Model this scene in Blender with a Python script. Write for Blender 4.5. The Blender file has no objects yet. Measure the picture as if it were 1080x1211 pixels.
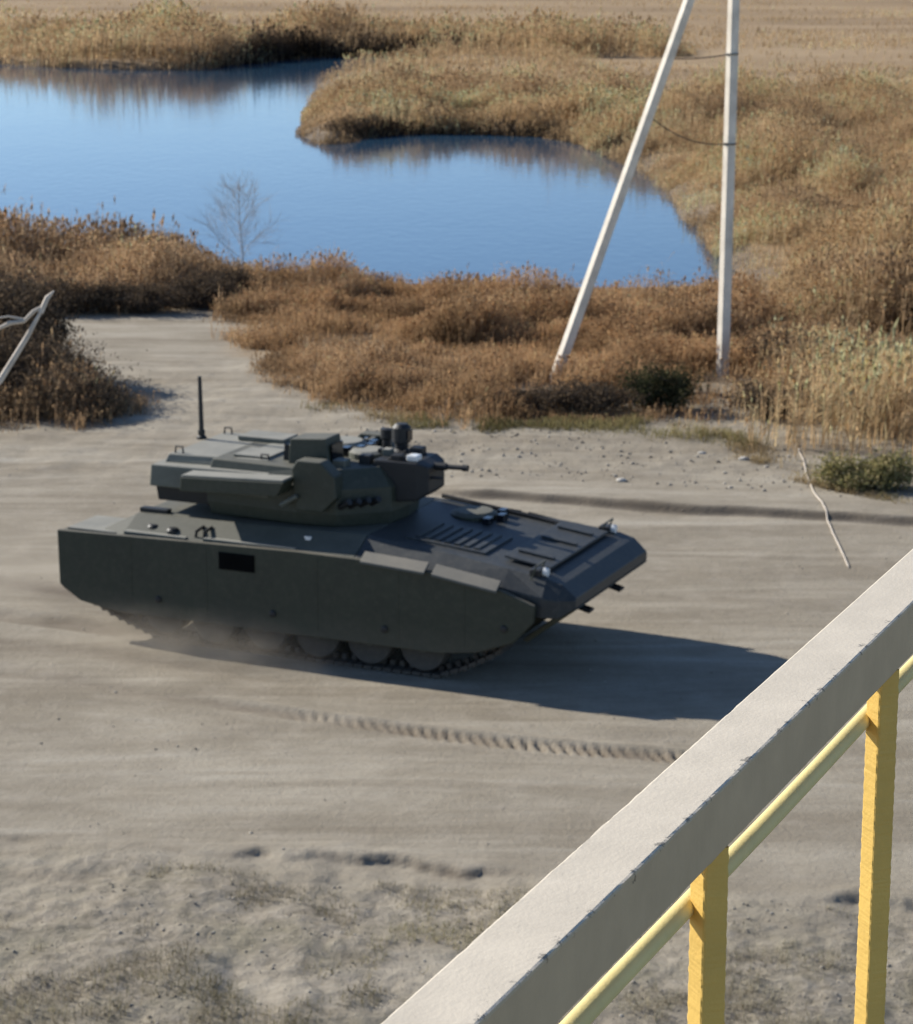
import bpy, bmesh, math, random
import numpy as np
from mathutils import Vector, Matrix

# ------------------------------------------------------------------ camera, sky, sun, exposure
scn = bpy.context.scene
COL = scn.collection
R = math.radians
CAM_H = 9.5
PITCH = R(13.595)
cam_d = bpy.data.cameras.new('camera')
cam_d.sensor_fit = 'HORIZONTAL'; cam_d.sensor_width = 36.0; cam_d.lens = 100.0
cam_d.clip_start = 0.05; cam_d.clip_end = 6000
cam_d.dof.use_dof = True
cam_d.dof.focus_distance = 2.2
cam_d.dof.aperture_fstop = 100.0 / 2.7        # about 2.7 mm entrance pupil, as in a phone
cam = bpy.data.objects.new('camera', cam_d); COL.objects.link(cam)
cam.location = (0, 0, CAM_H); cam.rotation_euler = (math.pi/2 - PITCH, 0, 0)
scn.camera = cam

SUN_EL = R(30.0)
SUN_H = Vector((-0.857, 0.515, 0)).normalized()          # horizontal direction towards the sun
SUN_V = Vector((SUN_H.x*math.cos(SUN_EL), SUN_H.y*math.cos(SUN_EL), math.sin(SUN_EL)))
world = bpy.data.worlds.new('World'); scn.world = world; world.use_nodes = True
wn = world.node_tree; wn.nodes.clear()
sky = wn.nodes.new('ShaderNodeTexSky'); sky.sky_type = 'NISHITA'; sky.sun_disc = False
sky.sun_elevation = SUN_EL
sky.sun_rotation = math.atan2(SUN_H.x, SUN_H.y)
sky.altitude = 200; sky.air_density = 0.7; sky.dust_density = 0.15; sky.ozone_density = 3.0
bg = wn.nodes.new('ShaderNodeBackground'); bg.inputs['Strength'].default_value = 0.11
wo = wn.nodes.new('ShaderNodeOutputWorld')
wn.links.new(sky.outputs[0], bg.inputs[0]); wn.links.new(bg.outputs[0], wo.inputs[0])
sun_d = bpy.data.lights.new('sun', 'SUN'); sun_d.energy = 5.0; sun_d.angle = R(0.5); sun_d.color = (1.0, 0.945, 0.85)
sun = bpy.data.objects.new('sun', sun_d); COL.objects.link(sun)
sun.rotation_euler = (-SUN_V).to_track_quat('-Z', 'Y').to_euler(); sun.location = (-30, 20, 30)
vs = scn.view_settings
vs.view_transform = 'Standard'; vs.look = 'None'; vs.gamma = 1.0; vs.exposure = 0.50; vs.use_curve_mapping = False
scn.cycles.max_bounces = 8; scn.cycles.diffuse_bounces = 6; scn.cycles.transparent_max_bounces = 8
scn.cycles.use_denoising = True

rng = np.random.default_rng(7)
random.seed(7)

# ------------------------------------------------------------------ helpers
def props(o, label=None, cat=None, group=None, kind=None):
    if label: o['label'] = label
    if cat: o['category'] = cat
    if group: o['group'] = group
    if kind: o['kind'] = kind
    return o

def empty(name, loc=(0, 0, 0), rz=0.0):
    o = bpy.data.objects.new(name, None); COL.objects.link(o)
    o.location = loc; o.rotation_euler = (0, 0, rz); o.empty_display_size = 0.2
    return o

class MB:
    """collects shapes, links them as one mesh object"""
    def __init__(s): s.v = []; s.f = []
    def add(s, vs_, fs_):
        n = len(s.v); s.v += [tuple(v) for v in vs_]; s.f += [tuple(i+n for i in f) for f in fs_]; return s
    def box(s, x0, x1, y0, y1, z0, z1):
        return s.hexa([(x0,y0,z0),(x1,y0,z0),(x1,y1,z0),(x0,y1,z0),(x0,y0,z1),(x1,y0,z1),(x1,y1,z1),(x0,y1,z1)])
    def hexa(s, p):
        return s.add(p, [(0,3,2,1),(4,5,6,7),(0,1,5,4),(1,2,6,5),(2,3,7,6),(3,0,4,7)])
    def prism(s, poly, a, b, axis='y'):
        n = len(poly)
        def P(u, w, t): return (u, t, w) if axis == 'y' else ((u, w, t) if axis == 'z' else (t, u, w))
        vs_ = [P(u, w, a) for u, w in poly] + [P(u, w, b) for u, w in poly]
        fs_ = [tuple(range(n)), tuple(range(2*n-1, n-1, -1))] + [(i, (i+1) % n, n+(i+1) % n, n+i) for i in range(n)]
        return s.add(vs_, fs_)
    def loft(s, rings, cap=True):
        n = len(rings[0]); vs_ = [p for r in rings for p in r]; fs_ = []
        for k in range(len(rings)-1):
            for i in range(n):
                j = (i+1) % n; fs_.append((k*n+i, k*n+j, (k+1)*n+j, (k+1)*n+i))
        if cap: fs_ += [tuple(range(n-1, -1, -1)), tuple(range((len(rings)-1)*n, len(rings)*n))]
        return s.add(vs_, fs_)
    def tube(s, pts, rad, n=8, phase=0.0):
        pts = [Vector(p) for p in pts]
        if not hasattr(rad, '__len__'): rad = [rad]*len(pts)
        rings = []
        ref = Vector((0, 0, 1))
        d0 = (pts[-1]-pts[0]).normalized()
        if abs(d0.z) > 0.9: ref = Vector((1, 0, 0))
        for k, p in enumerate(pts):
            d = (pts[min(k+1, len(pts)-1)] - pts[max(k-1, 0)]).normalized()
            u = d.cross(ref).normalized(); w = d.cross(u).normalized()
            rings.append([p + rad[k]*(math.cos(phase+2*math.pi*i/n)*u + math.sin(phase+2*math.pi*i/n)*w) for i in range(n)])
        return s.loft(rings)
    def lathe_y(s, prof, c=(0, 0, 0), n=24):
        """profile of (radius, y) turned round the y axis through c"""
        rings = [[(c[0]+r*math.cos(2*math.pi*i/n), c[1]+y, c[2]+r*math.sin(2*math.pi*i/n)) for i in range(n)] for r, y in prof]
        return s.loft(rings)
    def lathe_z(s, prof, c=(0, 0, 0), n=20):
        rings = [[(c[0]+r*math.cos(2*math.pi*i/n), c[1]+r*math.sin(2*math.pi*i/n), c[2]+z) for i in range(n)] for r, z in prof]
        return s.loft(rings)
    def mesh(s, name):
        me = bpy.data.meshes.new(name); me.from_pydata(s.v, [], s.f)
        bm = bmesh.new(); bm.from_mesh(me); bmesh.ops.recalc_face_normals(bm, faces=bm.faces); bm.to_mesh(me); bm.free()
        return me
    def build(s, name, mat, parent=None, bevel=0.0, smooth=False, seg=2):
        me = s.mesh(name); me.materials.append(mat)
        o = bpy.data.objects.new(name, me); COL.objects.link(o)
        if parent: o.parent = parent
        if smooth: me.polygons.foreach_set('use_smooth', [True]*len(me.polygons))
        if bevel:
            b = o.modifiers.new('bevel', 'BEVEL'); b.width = bevel; b.segments = seg; b.limit_method = 'ANGLE'; b.angle_limit = R(35)
            b.harden_normals = False
        return o

def np_mesh(name, V, F, mat, cols=None, smooth=False):
    """V (n,3), F (m,k) with k = 3 or 4, cols (n,3) linear"""
    V = np.asarray(V, np.float32); F = np.asarray(F, np.int32); k = F.shape[1]
    me = bpy.data.meshes.new(name)
    me.vertices.add(len(V)); me.vertices.foreach_set('co', V.ravel())
    me.loops.add(F.size); me.loops.foreach_set('vertex_index', F.ravel())
    me.polygons.add(len(F)); me.polygons.foreach_set('loop_start', np.arange(0, F.size, k, dtype=np.int32))
    me.polygons.foreach_set('loop_total', np.full(len(F), k, np.int32))
    if smooth: me.polygons.foreach_set('use_smooth', np.ones(len(F), bool))
    me.update(calc_edges=True)
    if cols is not None:
        a = me.color_attributes.new('tint', 'FLOAT_COLOR', 'POINT')
        c = np.ones((len(V), 4), np.float32); c[:, :3] = cols; a.data.foreach_set('color', c.ravel())
    me.materials.append(mat)
    o = bpy.data.objects.new(name, me); COL.objects.link(o)
    return o

def vnoise(x, y, seed):
    r = np.random.default_rng(seed).random((256, 256)).astype(np.float64)
    xi = np.floor(x).astype(np.int64); yi = np.floor(y).astype(np.int64); fx_ = x-xi; fy_ = y-yi
    fx_ = fx_*fx_*(3-2*fx_); fy_ = fy_*fy_*(3-2*fy_)
    a = r[xi % 256, yi % 256]; b = r[(xi+1) % 256, yi % 256]; c = r[xi % 256, (yi+1) % 256]; d = r[(xi+1) % 256, (yi+1) % 256]
    return (a*(1-fx_)+b*fx_)*(1-fy_) + (c*(1-fx_)+d*fx_)*fy_ - 0.5
def fbm(x, y, scale, octv=4, seed=1):
    t = 0; amp = 1; tot = 0
    for k in range(octv):
        t = t + amp*vnoise(x/scale+13.7*k, y/scale+5.1*k, seed+k); tot += amp; amp *= 0.55; scale *= 0.5
    return t/tot*2
def sstep(a, b, x):
    t = np.clip((x-a)/(b-a), 0, 1); return t*t*(3-2*t)

def poly_sd(x, y, poly):
    """signed distance to a polygon, negative inside"""
    P = np.array(poly, float); d = np.full(x.shape, 1e18); ins = np.zeros(x.shape, bool)
    for i in range(len(P)):
        a = P[i]; b = P[(i+1) % len(P)]; e = b-a
        wx = x-a[0]; wy = y-a[1]
        t = np.clip((wx*e[0]+wy*e[1])/(e@e), 0, 1)
        d = np.minimum(d, (wx-t*e[0])**2+(wy-t*e[1])**2)
        c = ((a[1] > y) != (b[1] > y))
        with np.errstate(divide='ignore', invalid='ignore'):
            xx = (b[0]-a[0])*(y-a[1])/(b[1]-a[1]) + a[0]
        ins ^= (c & (x < xx))
    return np.where(ins, -1, 1)*np.sqrt(d)

# ------------------------------------------------------------------ materials
def new_mat(name):
    m = bpy.data.materials.new(name); m.use_nodes = True; nt = m.node_tree
    for n in list(nt.nodes): nt.nodes.remove(n)
    out = nt.nodes.new('ShaderNodeOutputMaterial')
    return m, nt, out
def nd(nt, t, **kw):
    n = nt.nodes.new(t)
    for k, v in kw.items():
        if k.startswith('i_'): n.inputs[k[2:].replace('_', ' ')].default_value = v
        else: setattr(n, k, v)
    return n
def noise(nt, coord, scale, detail=4, rough=0.55, dist=0.0):
    n = nt.nodes.new('ShaderNodeTexNoise'); n.inputs['Scale'].default_value = scale; n.inputs['Detail'].default_value = detail
    n.inputs['Roughness'].default_value = rough; n.inputs['Distortion'].default_value = dist
    nt.links.new(coord, n.inputs['Vector']); return n.outputs['Fac']
def ramp(nt, fac, stops):
    r = nt.nodes.new('ShaderNodeValToRGB'); e = r.color_ramp.elements
    while len(e) < len(stops): e.new(0.5)
    for k, (p, c) in enumerate(stops):
        e[k].position = p; e[k].color = (c[0], c[1], c[2], 1) if hasattr(c, '__len__') else (c, c, c, 1)
    nt.links.new(fac, r.inputs[0]); return r.outputs[0]
def mixc(nt, fac, a, b, mode='MIX'):
    m = nt.nodes.new('ShaderNodeMix'); m.data_type = 'RGBA'; m.blend_type = mode
    for s, v in ((m.inputs[0], fac), (m.inputs[6], a), (m.inputs[7], b)):
        if hasattr(v, 'is_linked'): nt.links.new(v, s)
        elif hasattr(v, '__len__'): s.default_value = (v[0], v[1], v[2], 1)
        else: s.default_value = v
    return m.outputs[2]
def math_(nt, op, a, b=None, clamp=False):
    m = nt.nodes.new('ShaderNodeMath'); m.operation = op; m.use_clamp = clamp
    for s, v in ((m.inputs[0], a), (m.inputs[1], b)):
        if v is None: continue
        if hasattr(v, 'is_linked'): nt.links.new(v, s)
        else: s.default_value = v
    return m.outputs[0]
def bump(nt, h, strength, dist):
    b = nt.nodes.new('ShaderNodeBump'); b.inputs['Strength'].default_value = strength; b.inputs['Distance'].default_value = dist
    nt.links.new(h, b.inputs['Height']); return b.outputs[0]
def princ(nt, out, col, rough, normal=None, spec=0.5, metal=0.0):
    p = nt.nodes.new('ShaderNodeBsdfPrincipled')
    for s, v in ((p.inputs['Base Color'], col), (p.inputs['Roughness'], rough)):
        if hasattr(v, 'is_linked'): nt.links.new(v, s)
        elif hasattr(v, '__len__'): s.default_value = (v[0], v[1], v[2], 1)
        else: s.default_value = v
    p.inputs['Specular IOR Level'].default_value = spec; p.inputs['Metallic'].default_value = metal
    if normal is not None: nt.links.new(normal, p.inputs['Normal'])
    nt.links.new(p.outputs[0], out.inputs[0]); return p

def mat_ground():
    m, nt, out = new_mat('dirt')
    geo = nd(nt, 'ShaderNodeNewGeometry'); P = geo.outputs['Position']
    at = nd(nt, 'ShaderNodeAttribute', attribute_name='tint'); sep = nd(nt, 'ShaderNodeSeparateColor'); nt.links.new(at.outputs['Color'], sep.inputs[0])
    grit, damp_shade, field = sep.outputs[0], sep.outputs[1], sep.outputs[2]
    # streaks along the road (the direction the traffic takes)
    mp = nd(nt, 'ShaderNodeMapping'); mp.inputs['Rotation'].default_value = (0, 0, R(20)); mp.inputs['Scale'].default_value = (0.34, 1.2, 1)
    nt.links.new(P, mp.inputs['Vector'])
    big = noise(nt, P, 0.5, 5, 0.6, 0.6); mid = noise(nt, P, 2.2, 6, 0.62); fine = noise(nt, P, 16, 6, 0.7); streak = noise(nt, mp.outputs[0], 1.3, 5, 0.6, 1.2)
    c = ramp(nt, big, [(0.30, (0.262, 0.228, 0.174)), (0.70, (0.372, 0.330, 0.260))])
    c = mixc(nt, ramp(nt, streak, [(0.45, 0.0), (0.70, 0.55)]), c, (0.235, 0.202, 0.150))
    mb_ = nd(nt, 'ShaderNodeMapping'); mb_.inputs['Rotation'].default_value = (0, 0, R(17)); mb_.inputs['Scale'].default_value = (0.12, 0.9, 1); nt.links.new(P, mb_.inputs['Vector'])
    band = noise(nt, mb_.outputs[0], 0.9, 5, 0.62, 1.3)
    c = mixc(nt, ramp(nt, band, [(0.46, 0.0), (0.62, 0.75)]), c, (0.208, 0.176, 0.130))
    c = mixc(nt, ramp(nt, band, [(0.30, 0.7), (0.44, 0.0)]), c, (0.42, 0.382, 0.315))
    c = mixc(nt, ramp(nt, mid, [(0.50, 0.0), (0.80, 0.55)]), c, (0.385, 0.342, 0.278))
    c = mixc(nt, ramp(nt, fine, [(0.30, 0.35), (0.52, 0.0)]), c, (0.17, 0.135, 0.10))
    # gritty verge: grey green crumbs, old grass roots
    g1 = noise(nt, P, 5.5, 7, 0.72); g2 = noise(nt, P, 1.1, 4, 0.6)
    gc = ramp(nt, g1, [(0.30, (0.14, 0.120, 0.085)), (0.46, (0.27, 0.235, 0.18)), (0.62, (0.36, 0.315, 0.25)), (0.8, (0.43, 0.38, 0.31))])
    gc = mixc(nt, ramp(nt, g2, [(0.45, 0.0), (0.7, 0.6)]), gc, (0.20, 0.185, 0.125))
    c = mixc(nt, grit, c, gc)
    c = mixc(nt, damp_shade, c, (0.115, 0.088, 0.064))  # damp soil, and the shade painted on lip and berm
    # dry meadow beyond the water
    mf = nd(nt, 'ShaderNodeMapping'); mf.inputs['Scale'].default_value = (0.03, 0.085, 1); nt.links.new(P, mf.inputs['Vector'])
    f1 = noise(nt, mf.outputs[0], 1.0, 5, 0.6, 0.3); f2 = noise(nt, P, 0.8, 6, 0.7)
    fc = ramp(nt, f1, [(0.30, (0.215, 0.150, 0.085)), (0.5, (0.305, 0.215, 0.125)), (0.72, (0.40, 0.295, 0.18))])
    fc = mixc(nt, ramp(nt, f2, [(0.35, 0.35), (0.6, 0.0)]), fc, (0.24, 0.17, 0.10))
    c = mixc(nt, field, c, fc)
    h = math_(nt, 'ADD', math_(nt, 'MULTIPLY', fine, 0.35), math_(nt, 'MULTIPLY', g1, math_(nt, 'ADD', math_(nt, 'MULTIPLY', grit, 1.3), 0.35)))
    princ(nt, out, c, 0.95, bump(nt, h, 0.8, 0.05), spec=0.15)
    return m

def mat_water():
    m, nt, out = new_mat('lake_water')
    geo = nd(nt, 'ShaderNodeNewGeometry'); P = geo.outputs['Position']
    mp = nd(nt, 'ShaderNodeMapping'); mp.inputs['Scale'].default_value = (1, 0.6, 1); nt.links.new(P, mp.inputs['Vector'])
    h = math_(nt, 'ADD', noise(nt, mp.outputs[0], 2.2, 4, 0.6), math_(nt, 'MULTIPLY', noise(nt, mp.outputs[0], 0.25, 2), 1.0))
    p = princ(nt, out, (0.022, 0.058, 0.105), 0.065, bump(nt, h, 0.13, 0.06), spec=0.5)
    p.inputs['IOR'].default_value = 1.33
    return m

def mat_blades(name, transl=0.3):
    m, nt, out = new_mat(name)
    at = nd(nt, 'ShaderNodeAttribute', attribute_name='tint')
    d = nd(nt, 'ShaderNodeBsdfDiffuse'); t = nd(nt, 'ShaderNodeBsdfTranslucent'); mx = nd(nt, 'ShaderNodeMixShader'); mx.inputs[0].default_value = transl
    nt.links.new(at.outputs['Color'], d.inputs[0]); nt.links.new(at.outputs['Color'], t.inputs[0])
    nt.links.new(d.outputs[0], mx.inputs[1]); nt.links.new(t.outputs[0], mx.inputs[2]); nt.links.new(mx.outputs[0], out.inputs[0])
    return m

def mat_paint(name, col, dust, rough=0.5, dustcol=(0.30, 0.26, 0.20), low=1.0):
    """army paint with road dust that settles on level faces and is thrown up on the running gear"""
    m, nt, out = new_mat(name)
    tc = nd(nt, 'ShaderNodeTexCoord'); geo = nd(nt, 'ShaderNodeNewGeometry'); P = geo.outputs['Position']; O = tc.outputs['Object']
    sn = nd(nt, 'ShaderNodeSeparateXYZ'); nt.links.new(geo.outputs['Normal'], sn.inputs[0])
    sp = nd(nt, 'ShaderNodeSeparateXYZ'); nt.links.new(P, sp.inputs[0])
    n1 = noise(nt, O, 2.2, 5, 0.6); n2 = noise(nt, O, 14, 5, 0.65)
    c = ramp(nt, n1, [(0.3, tuple(x*0.86 for x in col)), (0.7, tuple(x*1.16 for x in col))])
    upf = math_(nt, 'MULTIPLY', ramp(nt, sn.outputs[2], [(0.55, 0.0), (0.97, 1.0)]), ramp(nt, n1, [(0.25, 0.55), (0.7, 1.0)]))
    upf = math_(nt, 'MULTIPLY', upf, dust)
    lowf = math_(nt, 'MULTIPLY', ramp(nt, math_(nt, 'ADD', sp.outputs[2], math_(nt, 'MULTIPLY', n1, 0.5)), [(0.35, 0.75), (0.95, 0.0)]), low)
    f = math_(nt, 'MAXIMUM', upf, lowf)
    f = math_(nt, 'ADD', f, math_(nt, 'MULTIPLY', ramp(nt, n2, [(0.45, 0.0), (0.75, 0.10)]), 1.0), clamp=True)
    c = mixc(nt, f, c, dustcol)
    rg = ramp(nt, f, [(0.0, rough), (0.6, 0.85)])
    princ(nt, out, c, rg, bump(nt, n2, 0.15, 0.004), spec=0.5)
    return m

def mat_plain(name, col, rough=0.6, var=0.18, scale=6, metal=0.0, bstr=0.15, bdist=0.003, spec=0.5):
    m, nt, out = new_mat(name)
    tc = nd(nt, 'ShaderNodeTexCoord'); n1 = noise(nt, tc.outputs['Object'], scale, 5, 0.6)
    c = ramp(nt, n1, [(0.3, tuple(x*(1-var) for x in col)), (0.7, tuple(min(1, x*(1+var)) for x in col))])
    princ(nt, out, c, rough, bump(nt, n1, bstr, bdist), spec=spec, metal=metal)
    return m

M = {}
M['ground'] = mat_ground(); M['water'] = mat_water(); M['reed'] = mat_blades('reed_blades', 0.45); M['leaf'] = mat_blades('shrub_leaves', 0.25)
M['paint'] = mat_paint('army_green_paint', (0.030, 0.036, 0.023), 0.42, low=0.30, dustcol=(0.23, 0.21, 0.17))
M['paint_top'] = mat_paint('dusty_turret_paint', (0.105, 0.112, 0.092), 0.75, 0.38, low=0.0, dustcol=(0.31, 0.295, 0.255))  # dust, plus the roof's sheen put into a paler base
M['paint_front'] = mat_paint('front_plate_paint', (0.016, 0.022, 0.026), 0.08, 0.52, low=0.3)  # turret's shade and its sky tint put into a darker, bluer paint
M['skirt'] = mat_paint('skirt_paint', (0.025, 0.031, 0.019), 0.5, 0.60, low=0.38, dustcol=(0.22, 0.185, 0.14))
M['ledge'] = mat_paint('dusty_ledge_paint', (0.075, 0.085, 0.082), 1.0, 0.5, low=0.0)  # dust, plus sunlight put into a paler base
M['dark'] = mat_plain('blackened_steel', (0.012, 0.013, 0.014), 0.55)
M['rubber'] = mat_paint('dusty_rubber', (0.018, 0.018, 0.018), 0.3, 0.85, low=0.30)
M['wheel'] = mat_paint('wheel_paint', (0.040, 0.046, 0.038), 0.3, 0.6, low=0.55, dustcol=(0.20, 0.165, 0.125))
M['track'] = mat_paint('track_steel', (0.026, 0.023, 0.020), 0.3, 0.7, low=0.34, dustcol=(0.20, 0.165, 0.125))
M['void'] = mat_plain('sooty_recess', (0.005, 0.005, 0.005), 0.95, spec=0.08)  # shade of a recess put into the colour of a flat panel
M['glass'] = mat_plain('dark_optic_glass', (0.01, 0.012, 0.016), 0.08, 0.05)
M['lamp'] = mat_plain('lamp_glass', (0.75, 0.75, 0.72), 0.12, 0.04)

# ------------------------------------------------------------------ terrain
LAKE = [(-90, 165), (-50.5, 163.4), (-28.1, 158.3), (-21.2, 153.5), (-15.7, 153.5), (-13.1, 159.1), (-10.3, 164.3), (-6.0, 167.0), (-2.7, 167.0), (-1.6, 162.5), (-3.1, 155.1),
        (-5.9, 149.0), (-7.5, 140.8), (-7.2, 126.2), (-6.4, 110.9), (-5.5, 106.2), (-4.3, 108.9), (-2.6, 110.9), (0.7, 110.9), (3.6, 109.3), (5.6, 105.5), (6.8, 97.6), (7.5, 88.9), (7.5, 81.6),
        (7.5, 74.4), (7.8, 67.8), (7.9, 64.6), (3.5, 64.3), (0.0, 64.6), (-3.1, 65.3), (-5.3, 66.4), (-6.2, 66.7), (-7.2, 67.9), (-9.0, 68.9), (-12.5, 69.2), (-19.7, 70.0), (-90, 74)]
WATER_Z = -0.42
HX, HY, HYAW = -1.5, 32.57, -0.4148          # the vehicle: centre on the ground and heading
cxh, sxh = math.cos(HYAW), math.sin(HYAW)
def to_veh(x, y): dx, dy = x-HX, y-HY; return dx*cxh+dy*sxh, -dx*sxh+dy*cxh

VB = np.array([(-30, 26.4), (-8, 25.4), (-4.78, 25.0), (-3.61, 24.88), (-1.91, 24.57), (-0.78, 24.28), (0.85, 23.93), (2.99, 23.38), (4.47, 23.22), (40, 21.0)])
BERM = np.array([(-1.4, 40.95), (0.28, 40.33), (2.04, 39.73), (3.5, 39.27), (5.6, 38.87), (7.13, 38.47), (12, 37.2), (30, 33)])
TREAD = np.array([(-4.2, 29.8), (-2.98, 29.39), (-2.03, 28.96), (-1.41, 28.71), (-0.4, 28.3), (0.59, 27.93), (1.94, 27.57), (2.69, 27.37), (8, 26)])

def terrain(x, y):
    sd = poly_sd(x, y, LAKE) + 0.6*fbm(x, y, 3.0, 3, 40)
    z = 0.10*fbm(x, y, 14, 3, 3)*sstep(44, 54, y) + 0.012*fbm(x, y, 1.5, 4, 9)
    vx, vy = to_veh(x, y)
    # wheel ruts and drag marks along the road
    z = z + 0.026*fbm(vx*0.26, vy+0.5*fbm(x, y, 6, 2, 77), 0.55, 4, 21)*sstep(47, 43, y)
    grit = np.zeros_like(x); damp_shade = np.zeros_like(x)
    # the nearer verge lies a little lower behind a ragged lip
    b = np.interp(x, VB[:, 0], VB[:, 1]) + 0.30*fbm(x, y*0.5, 0.7, 5, 31) + 0.16*fbm(x, y*0.0+3, 2.6, 2, 35)
    dv = b-y
    lipvar = np.clip(0.45+1.9*fbm(x, y*0, 1.1, 3, 37), 0.0, 1.25)
    v = sstep(-0.02, 0.11, dv)
    z = z - 0.065*v*lipvar + 0.02*np.exp(-((dv+0.12)/0.12)**2)*lipvar
    gv = sstep(-0.1, 0.9, dv)
    lump = fbm(x, y, 0.60, 4, 51)+0.5*fbm(x, y, 1.7, 2, 53)
    z = z + gv*(0.055*lump + 0.028*np.abs(fbm(x, y, 0.22, 2, 57)))
    grit = np.maximum(grit, gv*np.clip(0.75+0.8*fbm(x, y, 1.5, 3, 61), 0.25, 1))
    damp_shade = np.maximum(damp_shade, 0.75*np.exp(-((dv-0.05)/0.055)**2)*np.clip(0.62+1.4*fbm(x, y*0, 0.6, 3, 39), 0, 1)*np.clip(lipvar, 0, 1))  # shade on the lip's near face, put into the soil colour
    # berm pushed up on the far side of the road, its near face steep
    bb = np.interp(x, BERM[:, 0], BERM[:, 1]) + 0.10*fbm(x, y*0, 1.2, 3, 71)
    d = y-bb; on = sstep(-1.0, 0.6, x)
    z = z + on*0.13*(sstep(-0.13, 0.07, d) - sstep(0.1, 2.6, d))
    damp_shade = np.maximum(damp_shade, on*0.8*np.exp(-((d+0.04)/0.10)**2))  # berm's shaded near face, darkened in the soil colour
    # rough strip beyond it
    z = z + 0.045*sstep(40.5, 43, y)*fbm(x, y, 0.7, 4, 81)*sstep(56, 50, y)
    # ruts the tracks leave behind the vehicle
    for off in (-1.28,):
        q = vy-off+0.05*np.sin(vx*0.5)
        w = sstep(-1.2, -2.4, vx)
        z = z - w*0.045*np.exp(-(q/0.24)**4) + w*0.022*np.exp(-((np.abs(q)-0.36)/0.12)**2)
        damp_shade = np.maximum(damp_shade, w*0.55*np.exp(-(q/0.26)**4)*np.clip(0.6+fbm(x, y, 0.8, 3, 91), 0, 1))
    # darker bands worn by earlier traffic on the left
    for (v0, wd, am) in ((-2.35, 0.24, 0.75), (0.25, 0.34, 0.70), (-3.5, 0.20, 0.45)):
        q = vy-v0-0.25*fbm(vx*0.4, vx*0, 2.0, 2, 131); w = sstep(-0.2, -2.6, vx)*np.clip(0.62+1.2*fbm(vx*0.4, vy, 0.9, 3, 133), 0, 1)
        damp_shade = np.maximum(damp_shade, am*w*np.exp(-(q/wd)**2)); z = z - 0.02*w*np.exp(-(q/wd)**2)
    # imprint of an earlier track
    ty = np.interp(x, TREAD[:, 0], TREAD[:, 1]); q = y-ty
    w = sstep(-4.6, -2.4, x)*sstep(4.9, 2.6, x)*np.exp(-(q/0.17)**4)
    tv_ = np.clip(0.75+1.1*fbm(x, y, 0.5, 3, 97), 0.05, 1.3)
    z = z + w*(0.030*tv_*np.cos(2*math.pi*(x*1.07+0.25*q+0.05*fbm(x, y, 0.4, 2, 98))/0.155)*sstep(-2.4, -1.4, x) - 0.022)
    z = z + 0.03*sstep(-3.3, -2.6, x)*sstep(4.2, 2.6, x)*np.exp(-((q-0.26)/0.09)**2)
    damp_shade = np.maximum(damp_shade, 0.60*w*np.clip(0.75+0.6*fbm(x, y, 0.5, 2, 95), 0, 1))
    # a second, fainter one nearer the vehicle on the left
    # basin of the lake
    z = z*sstep(0.2, 3.0, sd) - 1.3*sstep(1.2, -2.2, sd)
    z = z + 0.25*sstep(1.0, 4.0, sd)*sstep(6, 2.5, sd)*fbm(x, y, 5, 2, 101)*sstep(56, 60, y)
    damp_shade = np.maximum(damp_shade, 0.85*sstep(2.2, 0.6, sd))
    field = sstep(46, 58, y+2.5*fbm(x, y, 4, 3, 111))*sstep(0.2, 1.5, sd)
    # the dirt track that turns off to the left stays bare
    z = z + 1.5*sstep(210, 420, y) + 6*sstep(500, 1600, y)
    return z, grit, damp_shade, field

def axis(parts):
    a = [parts[0][0]]
    for x0, x1, s in parts:
        n = max(1, int(round((x1-x0)/s))); a += list(np.linspace(x0, x1, n+1)[1:])
    return np.array(a)
gx = axis([(-1500, -300, 200), (-300, -60, 20), (-60, -24, 2), (-24, -9, 0.5), (-9, -6.2, 0.08), (-6.2, 6.2, 0.04), (6.2, 10, 0.08), (10, 24, 0.5), (24, 60, 2), (60, 300, 20), (300, 1500, 200)])
gy = axis([(-60, 10, 5), (10, 19, 0.6), (19, 31, 0.045), (31, 38, 0.08), (38, 41.5, 0.045), (41.5, 43, 0.08), (43, 58, 0.15), (58, 75, 0.3), (75, 170, 0.8), (170, 300, 4), (300, 600, 25), (600, 2600, 250)])
X, Y = np.meshgrid(gx, gy, indexing='ij')
Z, GRIT, DAMP_SHADE, FIELD = terrain(X, Y)
# dirt turn-off and road stay bare: polygon of grass-free ground
TRACK_POLY = [(-30, 60.0), (-10.6, 58.6), (-7.7, 58.8), (-5.6, 60.0), (-5.4, 58.3), (-4.3, 53.6), (-2.7, 48.7), (-1.0, 46.4), (2.5, 46.1), (4.6, 46.3), (5.2, 44.5), (5.85, 41.7), (7.3, 39.3), (10, 36.5), (40, 28), (40, 0), (-40, 0), (-40, 58)]
def bare(x, y): return sstep(0.7, -0.5, poly_sd(x, y, TRACK_POLY)+0.9*fbm(x, y, 2.0, 4, 121))
FIELD = FIELD*(1-bare(X, Y))
nx, ny = X.shape
idx = np.arange(nx*ny).reshape(nx, ny)
F = np.stack([idx[:-1, :-1].ravel(), idx[1:, :-1].ravel(), idx[1:, 1:].ravel(), idx[:-1, 1:].ravel()], 1)
ground = np_mesh('ground', np.stack([X.ravel(), Y.ravel(), Z.ravel()], 1), F, M['ground'],
                 np.stack([GRIT.ravel(), DAMP_SHADE.ravel(), FIELD.ravel()], 1), smooth=True)
props(ground, 'pale dusty dirt ground rutted by tracks', kind='structure')
lake = MB(); lake.add([(-90, 60, WATER_Z), (9, 60, WATER_Z), (9, 170, WATER_Z), (-90, 170, WATER_Z)], [(0, 1, 2, 3)])
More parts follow.
